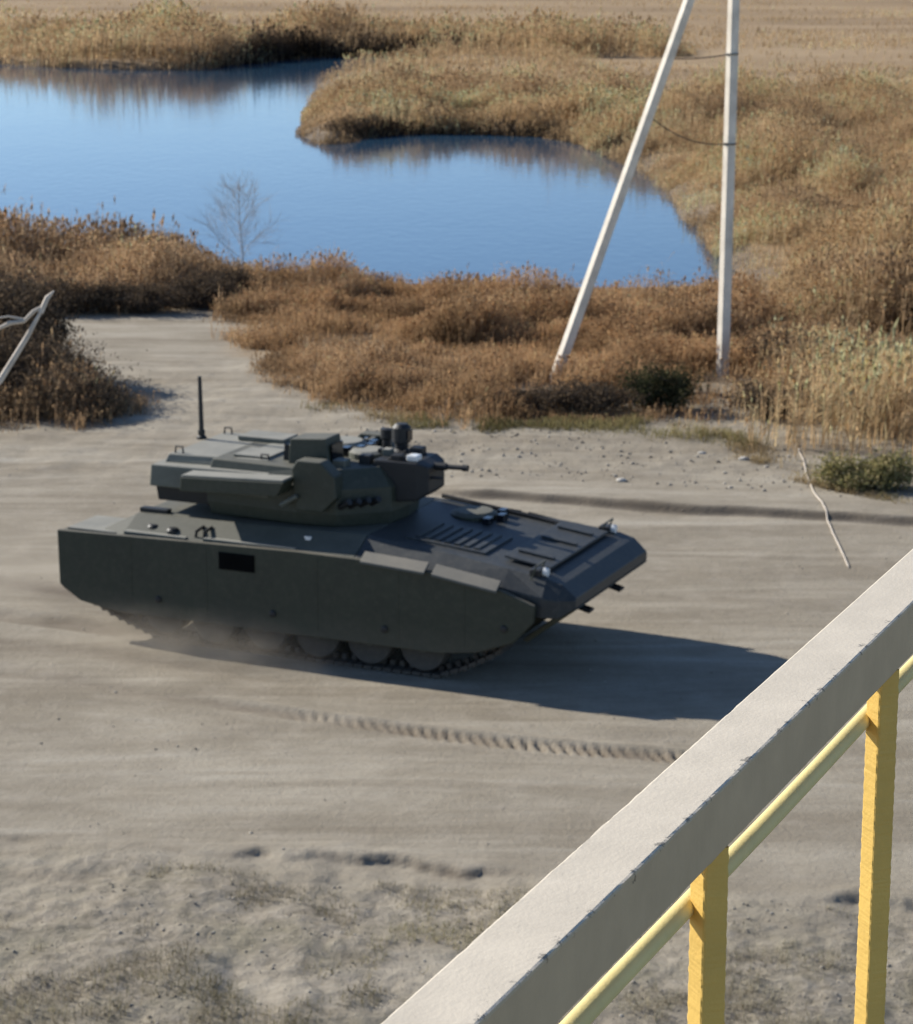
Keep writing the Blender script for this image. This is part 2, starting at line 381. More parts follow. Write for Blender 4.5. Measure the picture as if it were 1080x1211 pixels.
lk = lake.build('lake', M['water']); props(lk, 'calm blue lake mirroring the sky between reed beds', kind='structure')
def zg(x, y):
    z = terrain(np.atleast_1d(np.asarray(x, float)), np.atleast_1d(np.asarray(y, float)))[0]
    return z if hasattr(x, '__len__') else float(z[0])

# ------------------------------------------------------------------ reeds and grass
PAL = {'straw': [(0.72, 0.515, 0.295), (0.64, 0.445, 0.245), (0.77, 0.575, 0.35), (0.55, 0.375, 0.205)],
       'rust': [(0.53, 0.335, 0.175), (0.45, 0.28, 0.15), (0.60, 0.42, 0.235), (0.37, 0.235, 0.135)],
       'brown': [(0.47, 0.315, 0.18), (0.54, 0.385, 0.235), (0.38, 0.26, 0.16), (0.60, 0.44, 0.275)],
       'green': [(0.25, 0.225, 0.095), (0.32, 0.275, 0.12), (0.19, 0.185, 0.08), (0.40, 0.33, 0.18)],
       'grey': [(0.40, 0.35, 0.26), (0.33, 0.285, 0.21), (0.28, 0.255, 0.17), (0.45, 0.40, 0.31)]}

def sample_poly(poly, n, keep=None):
    P = np.array(poly); lo = P.min(0)-1; hi = P.max(0)+1; xs = []; ys = []; c = 0
    while c < n:
        x = rng.uniform(lo[0], hi[0], n*2); y = rng.uniform(lo[1], hi[1], n*2)
        ok = poly_sd(x, y, poly)+np.where((y > 43) & (y < 63.5), 1.0*fbm(x, y, 1.8, 4, 301)+0.25*rng.normal(size=len(x)), 0) < np.where(y > 63.5, 1.0, 0.0)
        ok &= (np.abs(x) < 0.18*y*1.30+1.5)
        if keep is not None: ok &= rng.random(len(x)) < keep(x, y)
        xs.append(x[ok]); ys.append(y[ok]); c += ok.sum()
    return np.concatenate(xs)[:n], np.concatenate(ys)[:n]

def grass(name, poly, n, hgt, pal, label, width=0.02, leaves=3, plume=0.5, lean=0.18, keep=None, hvar=0.35, clump=2.5, seed=1, mix=None, edge=0.8, zb=None):
    x, y = sample_poly(poly, n, keep); z = zg(x, y)
    ok = z > WATER_Z-0.25; x, y, z = x[ok], y[ok], z[ok]; n = len(x)
    sd = -poly_sd(x, y, poly)
    h = hgt*np.clip(1+hvar*fbm(x, y, clump, 3, seed)*2.0, 0.35, 2.2)*rng.uniform(0.7, 1.15, n)*(1+0.35*(rng.random(n) > 0.96))*np.clip(0.55+0.45*sd/edge, 0.45, 1)
    C = np.array(PAL[pal]); base = C[rng.integers(0, len(C), n)]
    if mix is not None:
        C2 = np.array(PAL[mix]); t = sstep(-0.12, 0.25, fbm(x, y, clump*1.8, 3, seed+7)); sel = rng.random(n) < t
        base = np.where(sel[:, None], C2[rng.integers(0, len(C2), n)], base)
    base = (base*0.55+C.mean(0)*0.45)*np.clip(1+0.55*fbm(x, y, clump*0.8, 3, seed+3), 0.5, 1.5)[:, None]*rng.uniform(0.88, 1.12, n)[:, None]
    Vs = []; Cs = []; Fs = []; off = 0
    def push(tri_pts, cols):     # tri_pts (n,k,3) strip of k points -> k-2 triangles
        nonlocal off
        m, k, _ = tri_pts.shape
        Vs.append(tri_pts.reshape(-1, 3)); Cs.append(np.repeat(cols, k, 0))
        b = off+np.arange(m)[:, None]*k
        for i in range(k-2): Fs.append(np.concatenate([b+i, b+i+1, b+i+2], 1))
        off += m*k
    az = rng.uniform(0, 2*math.pi, n); le = np.abs(rng.normal(0, lean, n)); la = rng.normal(-0.4, 1.3, n)
    dx, dy = np.cos(la)*le*h, np.sin(la)*le*h
    foot = np.stack([x, y, z-0.03], 1); tip = np.stack([x+dx, y+dy, z+h*np.sqrt(np.clip(1-le**2, 0.2, 1))], 1)
    midp = foot*0.45+tip*0.55; midp[:, 0] -= dx*0.18; midp[:, 1] -= dy*0.18
    w = width*rng.uniform(0.6, 1.3, n); sv = np.stack([np.cos(az)*w, np.sin(az)*w, np.zeros(n)], 1)*0.5
    push(np.stack([foot-sv, foot+sv, midp-sv*0.8, midp+sv*0.8, tip], 1), base)
    for k in range(leaves):
        t = rng.uniform(0.18, 0.92, n)[:, None]
        a = foot*(1-t)+tip*t; la2 = rng.uniform(0, 2*math.pi, n); L = h*rng.uniform(0.16, 0.42, n)
        d = np.stack([np.cos(la2), np.sin(la2), np.zeros(n)], 1); up_ = rng.uniform(0.1, 0.9, n)
        b = a + d*(L*0.55)[:, None]; b[:, 2] += L*0.55*up_
        e = a + d*(L*1.0)[:, None]; e[:, 2] += L*(up_*0.75-0.25)
        pv = np.stack([-d[:, 1], d[:, 0], np.zeros(n)], 1)*(w*rng.uniform(0.5, 1.2, n))[:, None]*0.6
        push(np.stack([a, b-pv, b+pv, e], 1), base*rng.uniform(0.9, 1.12, n)[:, None])
    if plume > 0:
        s = rng.random(n) < plume; m = s.sum()
        if m:
            T = tip[s]; hh = h[s]; L = hh*rng.uniform(0.10, 0.2, m); ww = w[s]*rng.uniform(0.8, 1.7, m)
            for q in range(2):
                aa = rng.uniform(0, math.pi, m); pv = np.stack([np.cos(aa)*ww, np.sin(aa)*ww, np.zeros(m)], 1)
                lo_ = T.copy(); lo_[:, 2] -= L*0.6; hi_ = T.copy(); hi_[:, 2] += L*0.5; hi_[:, 0] += dx[s]*0.12; hi_[:, 1] += dy[s]*0.12
                push(np.stack([lo_, T-pv, T+pv, hi_], 1), np.clip(base[s]*rng.uniform(1.0, 1.35, m)[:, None], 0, 0.7))
    o = np_mesh(name, np.concatenate(Vs), np.concatenate(Fs), M['reed'], np.clip(np.concatenate(Cs), 0.01, 0.75))
    props(o, label, kind='stuff'); return o

def keepf(scale, lo, hi, seed, floor=0.15):
    return lambda x, y: floor+(1-floor)*sstep(lo, hi, fbm(x, y, scale, 3, seed))

def trod(x, y):                                 # grass is thin around the feet of the pole
    return 1-0.93*np.exp(-((x-1.85)/0.7)**2-((y-49.3)/1.5)**2)-0.9*np.exp(-((x-5.35)/0.7)**2-((y-50.0)/1.5)**2)
# bank between the road and the lake
grass('bank_grass', [(-6.0, 61.0), (-5.4, 58.6), (-4.3, 53.8), (-2.7, 48.9), (-1.0, 46.6), (2.5, 46.3), (4.6, 46.6), (6.6, 47.5), (8.0, 55), (7.2, 62.6), (6.2, 62.2), (3.0, 62.2), (-1.0, 62.8), (-4.4, 64.2), (-6.0, 65.6)],
      54000, 0.54, 'rust', 'rust brown dry grass on the bank between dirt road and lake', width=0.020, leaves=3, plume=0.3, lean=0.30, keep=lambda x, y: keepf(2.2, -0.3, 0.25, 201, 0.2)(x, y)*trod(x, y), mix='brown', seed=11, hvar=0.85, edge=1.6, clump=1.7)
grass('reed_bed', [(5.0, 46.4), (5.3, 44.6), (6.0, 42.0), (7.6, 39.8), (16, 36), (24, 60), (34, 118), (12, 123), (5.8, 106), (7.0, 97.6), (8.2, 88.9), (8.2, 81.6), (8.2, 74.4), (8.5, 67.6), (8.2, 62.4), (6.6, 52)],
      88000, 0.98, 'straw', 'tall straw coloured reeds filling the slope right of the lake', width=0.022, leaves=3, plume=0.6, lean=0.26, keep=lambda x, y: trod(x, y)*(0.12+0.88*sstep(-0.25, 0.2, fbm(x, y, 2.6, 3, 211)))*np.clip(60/y, 0.2, 1)*(0.04+0.96*sstep(40, 52, y+5*fbm(x, y, 3, 2, 5))), mix='brown', seed=21, hvar=0.7, clump=3.0, edge=1.5)
grass('peninsula_reeds', [(-6.0, 110.5), (-5.2, 106.4), (-4.2, 108.4), (-2.6, 110.2), (0.7, 110.2), (3.6, 108.6), (5.6, 104.8), (8, 102), (11, 122), (6, 158), (-1.4, 162), (-3.0, 155), (-5.8, 149), (-6.6, 141), (-6.4, 126)],
      26000, 0.85, 'straw', 'straw coloured reeds on the peninsula jutting into the lake', width=0.036, leaves=3, plume=0.6, lean=0.26, keep=lambda x, y: np.clip(1.5-(y-107)/20, 0.10, 1)*(0.2+0.8*sstep(-0.3, 0.2, fbm(x, y, 3.0, 3, 221))), mix='brown', seed=31, hvar=0.6, clump=3.5)
grass('left_bank_reeds', [(-24, 60.5), (-10.6, 59.0), (-7.7, 59.2), (-6.0, 60.2), (-5.6, 62), (-6.3, 66.6), (-7.4, 68.0), (-9.2, 69.0), (-13.5, 69.6), (-24, 71)],
      22000, 0.80, 'brown', 'brown reeds on the near left bank behind the dirt turn-off', width=0.022, leaves=3, plume=0.5, lean=0.25, keep=keepf(2.0, -0.35, 0.15, 231, 0.25), mix='straw', seed=41, hvar=0.55, edge=1.6)
grass('far_bank_reeds', [(-45, 162.2), (-28, 157.6), (-21, 153), (-15.7, 153), (-13, 158.6), (-10.3, 163.8), (-6, 166.4), (-2.0, 166.8), (-1.0, 162), (8, 158), (14, 160), (14, 178), (-45, 184)],
      24000, 1.45, 'straw', 'pale reeds lining the far shore of the lake', width=0.055, leaves=3, plume=0.6, lean=0.25, keep=keepf(5, -0.3, 0.15, 241, 0.25), mix='brown', seed=51, hvar=0.6, clump=5)
grass('meadow_grass', [(-60, 184), (-10, 176), (14, 160), (6, 150), (11, 122), (40, 116), (75, 300), (-75, 300)],
      20000, 0.30, 'straw', 'low dry meadow grass beyond the far shore', width=0.06, leaves=2, plume=0.2, lean=0.4, keep=lambda x, y: np.clip(160/y, 0.2, 1)**2*(0.12+0.88*sstep(-0.2, 0.25, fbm(x, y*1.8, 9, 3, 251))), mix='brown', seed=61, hvar=0.6, clump=9)
PAL['sedge'] = [(0.085, 0.062, 0.045), (0.12, 0.088, 0.06), (0.065, 0.05, 0.042), (0.16, 0.115, 0.075)]  # shade of the bank and the reeds' feet, put into dark blades
grass('far_shore_sedge', [(-15, 155.5), (-13.3, 158), (-10.3, 163.4), (-6, 165.8), (-2.2, 166.4), (-1.0, 164.5), (2.5, 166), (-2, 170), (-8, 168.8), (-12.5, 164.5)],
      7000, 1.25, 'sedge', 'dark sedge in the inlet of the far shore behind the peninsula', width=0.06, leaves=3, plume=0.2, lean=0.25, seed=66, hvar=0.4, clump=3)
grass('peninsula_sedge', [(-4.4, 108.0), (-2.6, 109.6), (0.7, 109.6), (3.6, 108.0), (5.4, 104.6), (6.4, 100), (6.9, 100), (6.4, 104.2), (4.0, 109.6), (0.7, 111.2), (-2.8, 111.2), (-4.8, 109)],
      6000, 0.62, 'sedge', 'dark sedge along the near shore of the peninsula', width=0.04, leaves=3, plume=0.2, lean=0.3, seed=67, hvar=0.5, clump=2.5)
grass('scrub_grass', [(-12, 46.0), (-8.6, 46.0), (-6.6, 46.5), (-6.2, 47.4), (-7.2, 49.4), (-9, 50.4), (-12, 50.5)],
      9000, 0.75, 'brown', 'brown dead weeds growing through the dark bush at the left edge', width=0.018, leaves=3, plume=0.3, lean=0.35, seed=68, hvar=0.6, clump=1.5, mix='rust')
grass('verge_tufts', [(-12, 24.3), (-3, 24.2), (0.8, 23.5), (4.4, 22.9), (12, 22), (12, 17.5), (-12, 17.5)],
      16000, 0.10, 'grey', 'withered short grass tufts on the gritty verge below the road', width=0.008, leaves=2, plume=0.0, lean=0.6, keep=lambda x, y: sstep(0.05, 0.4, fbm(x, y, 0.9, 3, 261)), mix='green', seed=71)
grass('roadside_grass', [(-2.4, 48.2), (-1.0, 46.9), (2.5, 46.6), (4.8, 46.6), (5.6, 44.6), (6.2, 42.0), (7.8, 39.6), (7.2, 39.2), (5.4, 41.7), (4.6, 44.4), (3.0, 45.2), (-1.2, 45.7), (-3.0, 47.8)],
      5000, 0.20, 'green', 'sparse short grass along the edge of the far dirt', width=0.014, leaves=2, plume=0.1, lean=0.5, keep=keepf(1.0, -0.1, 0.3, 271, 0.02), mix='brown', seed=81)

# gravel and clods on the verge
def clods(name, poly, n, lo, hi, mat, label, keep=None):
    x, y = sample_poly(poly, n, keep); z = zg(x, y); s = lo*(hi/lo)**(rng.random(n)**2.5)
    ico = np.array([(0, 0, 1), (0.9, 0, 0.1), (0.25, 0.85, 0.05), (-0.75, 0.5, 0), (-0.7, -0.55, 0.1), (0.3, -0.9, 0), (0, 0, -0.8)])
    fc = np.array([(0, 1, 2), (0, 2, 3), (0, 3, 4), (0, 4, 5), (0, 5, 1), (6, 2, 1), (6, 3, 2), (6, 4, 3), (6, 5, 4), (6, 1, 5)])
    a = rng.uniform(0, 2*math.pi, n); ca, sa = np.cos(a), np.sin(a)
    q = ico[None]*rng.uniform(0.7, 1.25, (n, 7, 1))*s[:, None, None]
    V = np.stack([q[:, :, 0]*ca[:, None]-q[:, :, 1]*sa[:, None]+x[:, None], q[:, :, 0]*sa[:, None]+q[:, :, 1]*ca[:, None]+y[:, None], q[:, :, 2]*0.62+z[:, None]+s[:, None]*0.18], 2)
    Fc = (fc[None]+np.arange(n)[:, None, None]*7).reshape(-1, 3)
    cb = np.array([(0.34, 0.30, 0.245), (0.27, 0.235, 0.185), (0.42, 0.38, 0.32)])[rng.integers(0, 3, n)]*rng.uniform(0.8, 1.15, n)[:, None]
    o = np_mesh(name, V.reshape(-1, 3), Fc, mat, np.repeat(cb, 7, 0)); props(o, label, kind='stuff'); return o
mg, ntg, outg = new_mat('crumbled_earth'); atg = nd(ntg, 'ShaderNodeAttribute', attribute_name='tint'); princ(ntg, outg, atg.outputs['Color'], 0.95, spec=0.1)
clods('verge_gravel', [(-8, 24.2), (-3, 24.1), (0.8, 23.5), (5, 22.8), (8, 22), (8, 18.5), (-8, 18.5)], 2600, 0.008, 0.028, mg, 'loose gravel and earth clods on the near verge', keep=lambda x, y: 0.2+0.8*sstep(-0.1, 0.3, fbm(x, y, 0.8, 3, 281)))
clods('road_gravel', [(-11, 47), (9, 44), (9, 24), (-9, 24.6)], 700, 0.008, 0.028, mg, 'scattered small stones on the dirt road', keep=lambda x, y: 0.15+0.85*sstep(0.0, 0.35, fbm(x, y, 1.6, 3, 291)))
clods('far_dirt_gravel', [(-3, 46.8), (5, 46.4), (8.5, 40.5), (8.5, 39.5), (2, 41.2), (-3, 42)], 1100, 0.012, 0.055, mg, 'stones and clods on the rough strip beyond the road')

# ------------------------------------------------------------------ the armoured vehicle
veh = empty('infantry_fighting_vehicle', (HX, HY, 0.0), HYAW)
props(veh, 'dark green tracked armoured fighting vehicle with turret driving along the dirt', 'armoured vehicle')

def sym(pts): return [(x, -y, z) for x, y, z in pts]
h = MB()                                       # lower tub between the tracks
h.prism([(-2.85, 0.47), (2.45, 0.47), (3.02, 0.58), (3.50, 0.96), (3.30, 1.10), (-2.95, 1.10)], -1.0, 1.0)
h.build('hull_tub', M['paint'], veh, 0.015)
st = [(-2.92, 0.92, 1.36, 1.36, 1.385), (-2.50, 0.90, 1.385, 1.08, 1.60), (0.90, 0.90, 1.455, 1.12, 1.66), (2.00, 0.92, 1.40, 1.20, 1.565), (2.90, 0.97, 1.285, 1.26, 1.465), (3.42, 0.94, 1.19, 1.30, 1.40), (3.62, 0.94, 1.17, 1.30, 1.345), (3.80, 1.06, 1.16, 1.27, 1.19)]
rings = []
for x, zb, zs, yr, zr in st:
    w = 1.50 if x < 3.2 else (1.47 if x < 3.5 else (1.42 if x < 3.7 else 1.30))
    rings.append([(x, -w, zb), (x, w, zb), (x, w, zs), (x, yr, zr), (x, -yr, zr), (x, -w, zs)])
h = MB(); h.loft(rings[:3]); up_hull = h.build('hull', M['paint'], veh, 0.012)
h = MB(); h.loft([[(0.903, p[1]*0.999, p[2]) for p in rings[2]]]+rings[3:]); glacis = h.build('glacis', M['paint_front'], veh, 0.012)
# front lower plate, a slab leaning back under the nose
h = MB(); h.hexa([(3.06, -1.20, 0.56), (3.12, -1.20, 0.52), (3.12, 1.20, 0.52), (3.06, 1.20, 0.56), (3.70, -1.30, 1.055), (3.815, -1.30, 1.05), (3.815, 1.30, 1.05), (3.70, 1.30, 1.055)])
h.build('lower_front_plate', M['paint'], veh, 0.012)
# folded trim vane lying on the glacis
h = MB(); h.hexa([(2.72, -0.98, 1.525), (3.36, -1.02, 1.435), (3.36, 1.02, 1.435), (2.72, 0.98, 1.525), (2.72, -0.98, 1.555), (3.36, -1.02, 1.47), (3.36, 1.02, 1.47), (2.72, 0.98, 1.555)])
tv = h.build('trim_vane', M['paint_front'], veh, 0.01)
for y0 in (-0.72, 0.05, 0.62):
    h = MB(); h.hexa([(2.80, y0, 1.548), (3.28, y0, 1.484), (3.28, y0+0.07, 1.484), (2.80, y0+0.07, 1.548), (2.80, y0, 1.575), (3.28, y0, 1.511), (3.28, y0+0.07, 1.511), (2.80, y0+0.07, 1.575)])
    h.build('stiffening_rib', M['paint_front'], tv, 0.006)
# engine deck grille and driver hatch on the glacis
def slope_z(x): return np.interp(x, [0.9, 2.0, 2.9, 3.4], [1.66, 1.565, 1.465, 1.405])
def glacis_slab(x0, x1, y0, y1, th, lift=0.0):
    return [(x0, y0, slope_z(x0)+lift-0.01), (x1, y0, slope_z(x1)+lift-0.01), (x1, y1, slope_z(x1)+lift-0.01), (x0, y1, slope_z(x0)+lift-0.01),
            (x0, y0, slope_z(x0)+lift+th), (x1, y0, slope_z(x1)+lift+th), (x1, y1, slope_z(x1)+lift+th), (x0, y1, slope_z(x0)+lift+th)]
h = MB(); h.hexa(glacis_slab(1.35, 2.45, -0.95, -0.05, 0.03)); eg = h.build('engine_cover', M['paint_front'], veh, 0.008)
for k in range(7):
    x0 = 1.45+k*0.135; h = MB(); h.hexa(glacis_slab(x0, x0+0.07, -0.88, -0.12, 0.018, 0.03)); h.build('louvre', M['paint_front'], eg, 0.004)
h = MB(); h.lathe_z([(0.31, 0), (0.31, 0.07), (0.25, 0.11), (0.0001, 0.115)], (1.62, 0.62, 1.565)); dh = h.build('driver_hatch', M['paint'], veh, smooth=False)
for a in (-40, 0, 40):
    h = MB(); c = (1.62+0.40*math.cos(R(a)), 0.62+0.40*math.sin(R(a))); h.box(c[0]-0.05, c[0]+0.05, c[1]-0.08, c[1]+0.08, 1.54, 1.66); h.build('periscope', M['glass'], dh, 0.008)
# headlights with guards
for s in (-1, 1):
    h = MB(); h.box(3.18, 3.34, s*1.20-0.10, s*1.20+0.10, 1.40, 1.50); hd = h.build('headlight', M['dark'], veh, 0.02)
    h = MB(); h.tube([(3.34, s*1.20, 1.46), (3.40, s*1.20, 1.455)], 0.055, 14); h.build('lens', M['lamp'], hd)
    h = MB(); h.tube([(3.22, s*1.20-0.14, 1.38), (3.30, s*1.20-0.14, 1.56), (3.30, s*1.20+0.14, 1.56), (3.22, s*1.20+0.14, 1.38)], 0.012, 6); h.build('guard', M['paint'], hd)
for y0 in (-0.55, 0.55):                        # towing hooks under the nose
    h = MB(); h.tube([(3.56, y0-0.06, 0.88), (3.72, y0-0.06, 0.84), (3.72, y0+0.06, 0.84), (3.56, y0+0.06, 0.88)], 0.025, 8); h.build('tow_hook', M['dark'], veh)
h = MB(); h.tube([(3.10, 0.95, 1.45), (2.4, 1.02, 1.55), (1.4, 1.05, 1.66), (0.95, 1.1, 1.70)], 0.03, 8); h.build('tow_cable', M['dark'], veh)

# rear side modules and their lids
h = MB(); h.prism([(-3.42, 0.72), (-2.55, 0.62), (-2.55, 1.385), (-3.42, 1.385)], -1.515, -0.62); rm = h.build('rear_stowage_box', M['paint'], veh, 0.015)
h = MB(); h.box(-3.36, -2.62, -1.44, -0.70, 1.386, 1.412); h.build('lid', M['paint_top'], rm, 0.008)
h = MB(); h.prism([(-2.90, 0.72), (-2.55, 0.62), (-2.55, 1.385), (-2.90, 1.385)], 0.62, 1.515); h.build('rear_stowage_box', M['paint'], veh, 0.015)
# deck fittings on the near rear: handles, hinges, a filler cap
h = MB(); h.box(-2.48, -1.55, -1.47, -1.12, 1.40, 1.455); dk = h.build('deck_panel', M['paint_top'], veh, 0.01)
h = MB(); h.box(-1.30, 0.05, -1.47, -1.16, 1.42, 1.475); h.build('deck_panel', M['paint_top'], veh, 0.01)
for x0, y0 in ((-2.15, -1.25), (-1.82, -1.32)):
    h = MB(); h.lathe_z([(0.085, 0), (0.085, 0.05), (0.06, 0.075), (0.0001, 0.078)], (x0, y0, 1.45), 14); h.build('filler_cap', M['dark'], dk)
for x0 in (-1.44, -1.32):
    h = MB(); h.tube([(x0, -1.40, 1.42), (x0+0.02, -1.40, 1.54), (x0+0.02, -1.22, 1.56), (x0, -1.20, 1.44)], 0.022, 8); h.build('lifting_eye', M['dark'], veh)
h = MB(); h.box(-2.52, -2.10, -0.98, -0.86, 1.60, 1.66); h.build('rear_bracket', M['dark'], veh, 0.008)

# side skirts
SK = [(-3.42, 1.405), (-3.41, 0.68), (-3.36, 0.63), (-3.10, 0.47), (-2.55, 0.375), (2.10, 0.37), (2.62, 0.44), (3.10, 0.62), (3.36, 0.90), (3.38, 1.12), (2.95, 1.270), (2.0, 1.405), (1.0, 1.465), (0.1, 1.475), (-1.5, 1.445)]
for s in (-1, 1):
    h = MB(); pl = SK if s < 0 else [(max(x, -2.95), z) for x, z in SK]
    if s > 0: pl = [p for i, p in enumerate(pl) if i == 0 or p[0] > -2.95 or i in (1,)]
    h.prism(pl, s*1.525, s*1.60); sk = h.build('side_skirt', M['skirt'], veh, 0.014)
    # panel joints are proud strips between the plates
    for xj in (-2.30, -1.18, 0.42, 1.55, 2.45):
        zt = float(np.interp(xj, [-3.42, 0.1, 1.0, 2.0, 2.95], [1.405, 1.475, 1.465, 1.405, 1.27]))
        h = MB(); h.box(xj-0.006, xj+0.006, s*1.5985, s*1.603, 0.47, zt-0.06) if s > 0 else h.box(xj-0.006, xj+0.006, -1.603, -1.5985, 0.47, zt-0.06)
        h.build('joint_strip', M['skirt'], sk, 0.003)
    for xb, zb_ in ((-0.22, 0.62), (1.36, 0.60), (2.98, 0.79), (-1.9, 0.62)):
        h = MB(); h.lathe_y([(0.045, 0), (0.045, 0.022), (0.025, 0.03), (0.0001, 0.031)] if s > 0 else [(0.045, 0), (0.045, -0.022), (0.025, -0.03), (0.0001, -0.031)], (xb, s*1.60, zb_), 12)
        h.build('bolt', M['dark'], sk)
    # ledges along the top front of the skirt, sunlight put into their paler paint
    for xa, xb in ((1.05, 1.93), (2.03, 2.90)):
        za, zb2 = [float(np.interp(q, [0.1, 1.0, 2.0, 2.95], [1.475, 1.465, 1.405, 1.27])) for q in (xa, xb)]
        yi, yo = s*1.505, s*1.665
        h = MB(); h.hexa([(xa, yi, za+0.065), (xb, yi, zb2+0.065), (xb, yo, zb2-0.03), (xa, yo, za-0.03), (xa, yi, za+0.095), (xb, yi, zb2+0.095), (xb, yo, zb2+0.0), (xa, yo, za+0.0)])
        h.build('ledge', M['ledge'], sk, 0.005)
    # exhaust grille: slats on a raised panel, recess shade put into its black
    ya, yb = sorted((s*1.601, s*1.612))
    h = MB(); h.box(-0.99, -0.47, ya, yb, 1.13, 1.36); gr = h.build('exhaust_grille', M['void'], sk, 0.004)
    for k in range(5):
        z0 = 1.155+k*0.04; y2, y3 = sorted((s*1.612, s*1.622)); h = MB(); h.box(-0.97, -0.49, y2, y3, z0, z0+0.014); h.build('slat', M['void'], gr)

# running gear
tyre_me = rim_me = None
def wheel(x, z, s, name='road_wheel', r=0.315):
    w = empty(name); w.parent = veh; w.location = (x, s*1.27, z)
    k = r/0.315
    h = MB(); h.lathe_y([(0.24*k, -0.15), (0.30*k, -0.15), (0.315*k, -0.12), (0.315*k, -0.02), (0.27*k, 0.0), (0.315*k, 0.02), (0.315*k, 0.12), (0.30*k, 0.15), (0.24*k, 0.15)], n=28); h.build('tyre', M['rubber'], w, smooth=False)
    h = MB(); h.lathe_y([(0.0001, -0.155), (0.07, -0.155), (0.075, -0.11), (0.16*k, -0.08), (0.22*k, -0.13), (0.245*k, -0.14), (0.245*k, 0.14), (0.22*k, 0.13), (0.16*k, 0.08), (0.075, 0.11), (0.07, 0.155), (0.0001, 0.155)], n=28); h.build('rim', M['wheel'], w)
    return w
for s in (-1, 1):
    for x in (1.80, 1.055, 0.315, -0.43, -1.20, -1.93):
        wheel(x, 0.365 if x > -1.9 else 0.42, s)
    wheel(-2.82, 0.66, s, 'idler_wheel', 0.26)
    # drive sprocket with teeth
    sp = empty('drive_sprocket'); sp.parent = veh; sp.location = (2.66, s*1.27, 0.66)
    h = MB(); h.lathe_y([(0.0001, -0.16), (0.10, -0.16), (0.12, -0.12), (0.22, -0.12), (0.22, 0.12), (0.12, 0.12), (0.10, 0.16), (0.0001, 0.16)], n=24); h.build('hub', M['track'], sp)
    h = MB()
    for y0 in (-0.13, 0.10):
        pts = []
        for k in range(28):
            a = 2*math.pi*k/28; rr = 0.275 if k % 2 else 0.225; pts.append((rr*math.cos(a), rr*math.sin(a)))
        h.prism(pts, y0, y0+0.03)
    h.build('toothed_ring', M['track'], sp)
    # the track: links along a closed path
    path = [(2.0, 0.025), (-1.45, 0.025), (-2.05, 0.075), (-2.65, 0.29), (-2.98, 0.44)]
    path += [(-2.82+0.29*math.cos(R(a)), 0.66+0.29*math.sin(R(a))) for a in (-125, -160, 165, 130, 95)][1:]
    path += [(-1.5, 0.86), (0.0, 0.83), (1.5, 0.87)]
    path += [(2.66+0.29*math.cos(R(a)), 0.66+0.29*math.sin(R(a))) for a in (95, 50, 5, -35, -60)]
    path += [(2.35, 0.16)]
    pv = [Vector((a, 0, b)) for a, b in path]; pv.append(pv[0]); h = MB()
    seg = [(pv[i+1]-pv[i]).length for i in range(len(pv)-1)]; tot = sum(seg); N = int(tot/0.135); cum = np.concatenate([[0], np.cumsum(seg)])
    for k in range(N):
        q = tot*k/N; i = min(np.searchsorted(cum, q, 'right')-1, len(seg)-1); p = pv[i].lerp(pv[i+1], (q-cum[i])/seg[i]); d = (pv[i+1]-pv[i]).normalized(); nrm = Vector((-d.z, 0, d.x))
        for (l0, l1, w0, w1, t0, t1) in ((-0.058, 0.058, -0.20, 0.20, -0.02, 0.02), (-0.02, 0.02, -0.19, 0.19, 0.02, 0.045), (-0.03, 0.03, -0.035, 0.035, -0.09, -0.02)):
            c = []
            for t in (t0, t1):
                for (l, w) in ((l0, w0), (l1, w0), (l1, w1), (l0, w1)):
                    v = p + d*l + nrm*t; c.append((v.x, s*1.27+w, v.z))
            h.hexa(c)
    h.build('track', M['track'], veh)
    h = MB(); h.box(-2.9, 3.0, s*1.50 if s < 0 else 0.98, -0.98 if s < 0 else s*1.50, 0.955, 0.985); h.build('track_guard', M['paint'], veh)

# turret
tur = MB()
base = [(-1.55, -0.88), (-0.2, -0.98), (0.35, -0.92), (0.92, -0.45), (0.98, 0.0), (0.92, 0.45), (0.35, 0.92), (-0.2, 0.98), (-1.55, 0.88)]
topp = [(-1.50, -0.80), (-0.2, -0.86), (0.26, -0.80), (0.72, -0.38), (0.78, 0.0), (0.72, 0.38), (0.26, 0.80), (-0.2, 0.86), (-1.50, 0.80)]
tur.loft([[(x*0.97, y*0.97, 1.655) for x, y in base], [(x, y, 1.82) for x, y in base], [(x, y, 2.14) for x, y in base], [(x, y, 2.38) for x, y in topp]])
turret = tur.build('turret', M['paint'], veh, 0.015)
h = MB(); h.loft([[(-2.30, -0.86, 1.76), (-1.3, -0.86, 1.76), (-1.3, 0.86, 1.76), (-2.30, 0.86, 1.76)], [(-2.32, -0.88, 1.955), (-1.3, -0.88, 1.955), (-1.3, 0.88, 1.955), (-2.32, 0.88, 1.955)]])
h.build('bustle_base', M['dark'], turret, 0.01)  # recess under the bustle, its shade put into a black finish
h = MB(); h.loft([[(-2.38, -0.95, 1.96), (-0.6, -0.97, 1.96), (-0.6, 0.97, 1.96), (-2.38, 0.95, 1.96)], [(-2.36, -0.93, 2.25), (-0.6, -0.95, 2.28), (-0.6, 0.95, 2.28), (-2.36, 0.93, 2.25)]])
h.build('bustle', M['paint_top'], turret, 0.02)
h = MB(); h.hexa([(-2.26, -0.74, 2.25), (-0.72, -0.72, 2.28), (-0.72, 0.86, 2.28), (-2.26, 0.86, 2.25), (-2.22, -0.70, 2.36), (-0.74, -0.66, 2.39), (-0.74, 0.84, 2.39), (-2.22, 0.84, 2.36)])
rp = h.build('roof_plate', M['paint_top'], turret, 0.015)
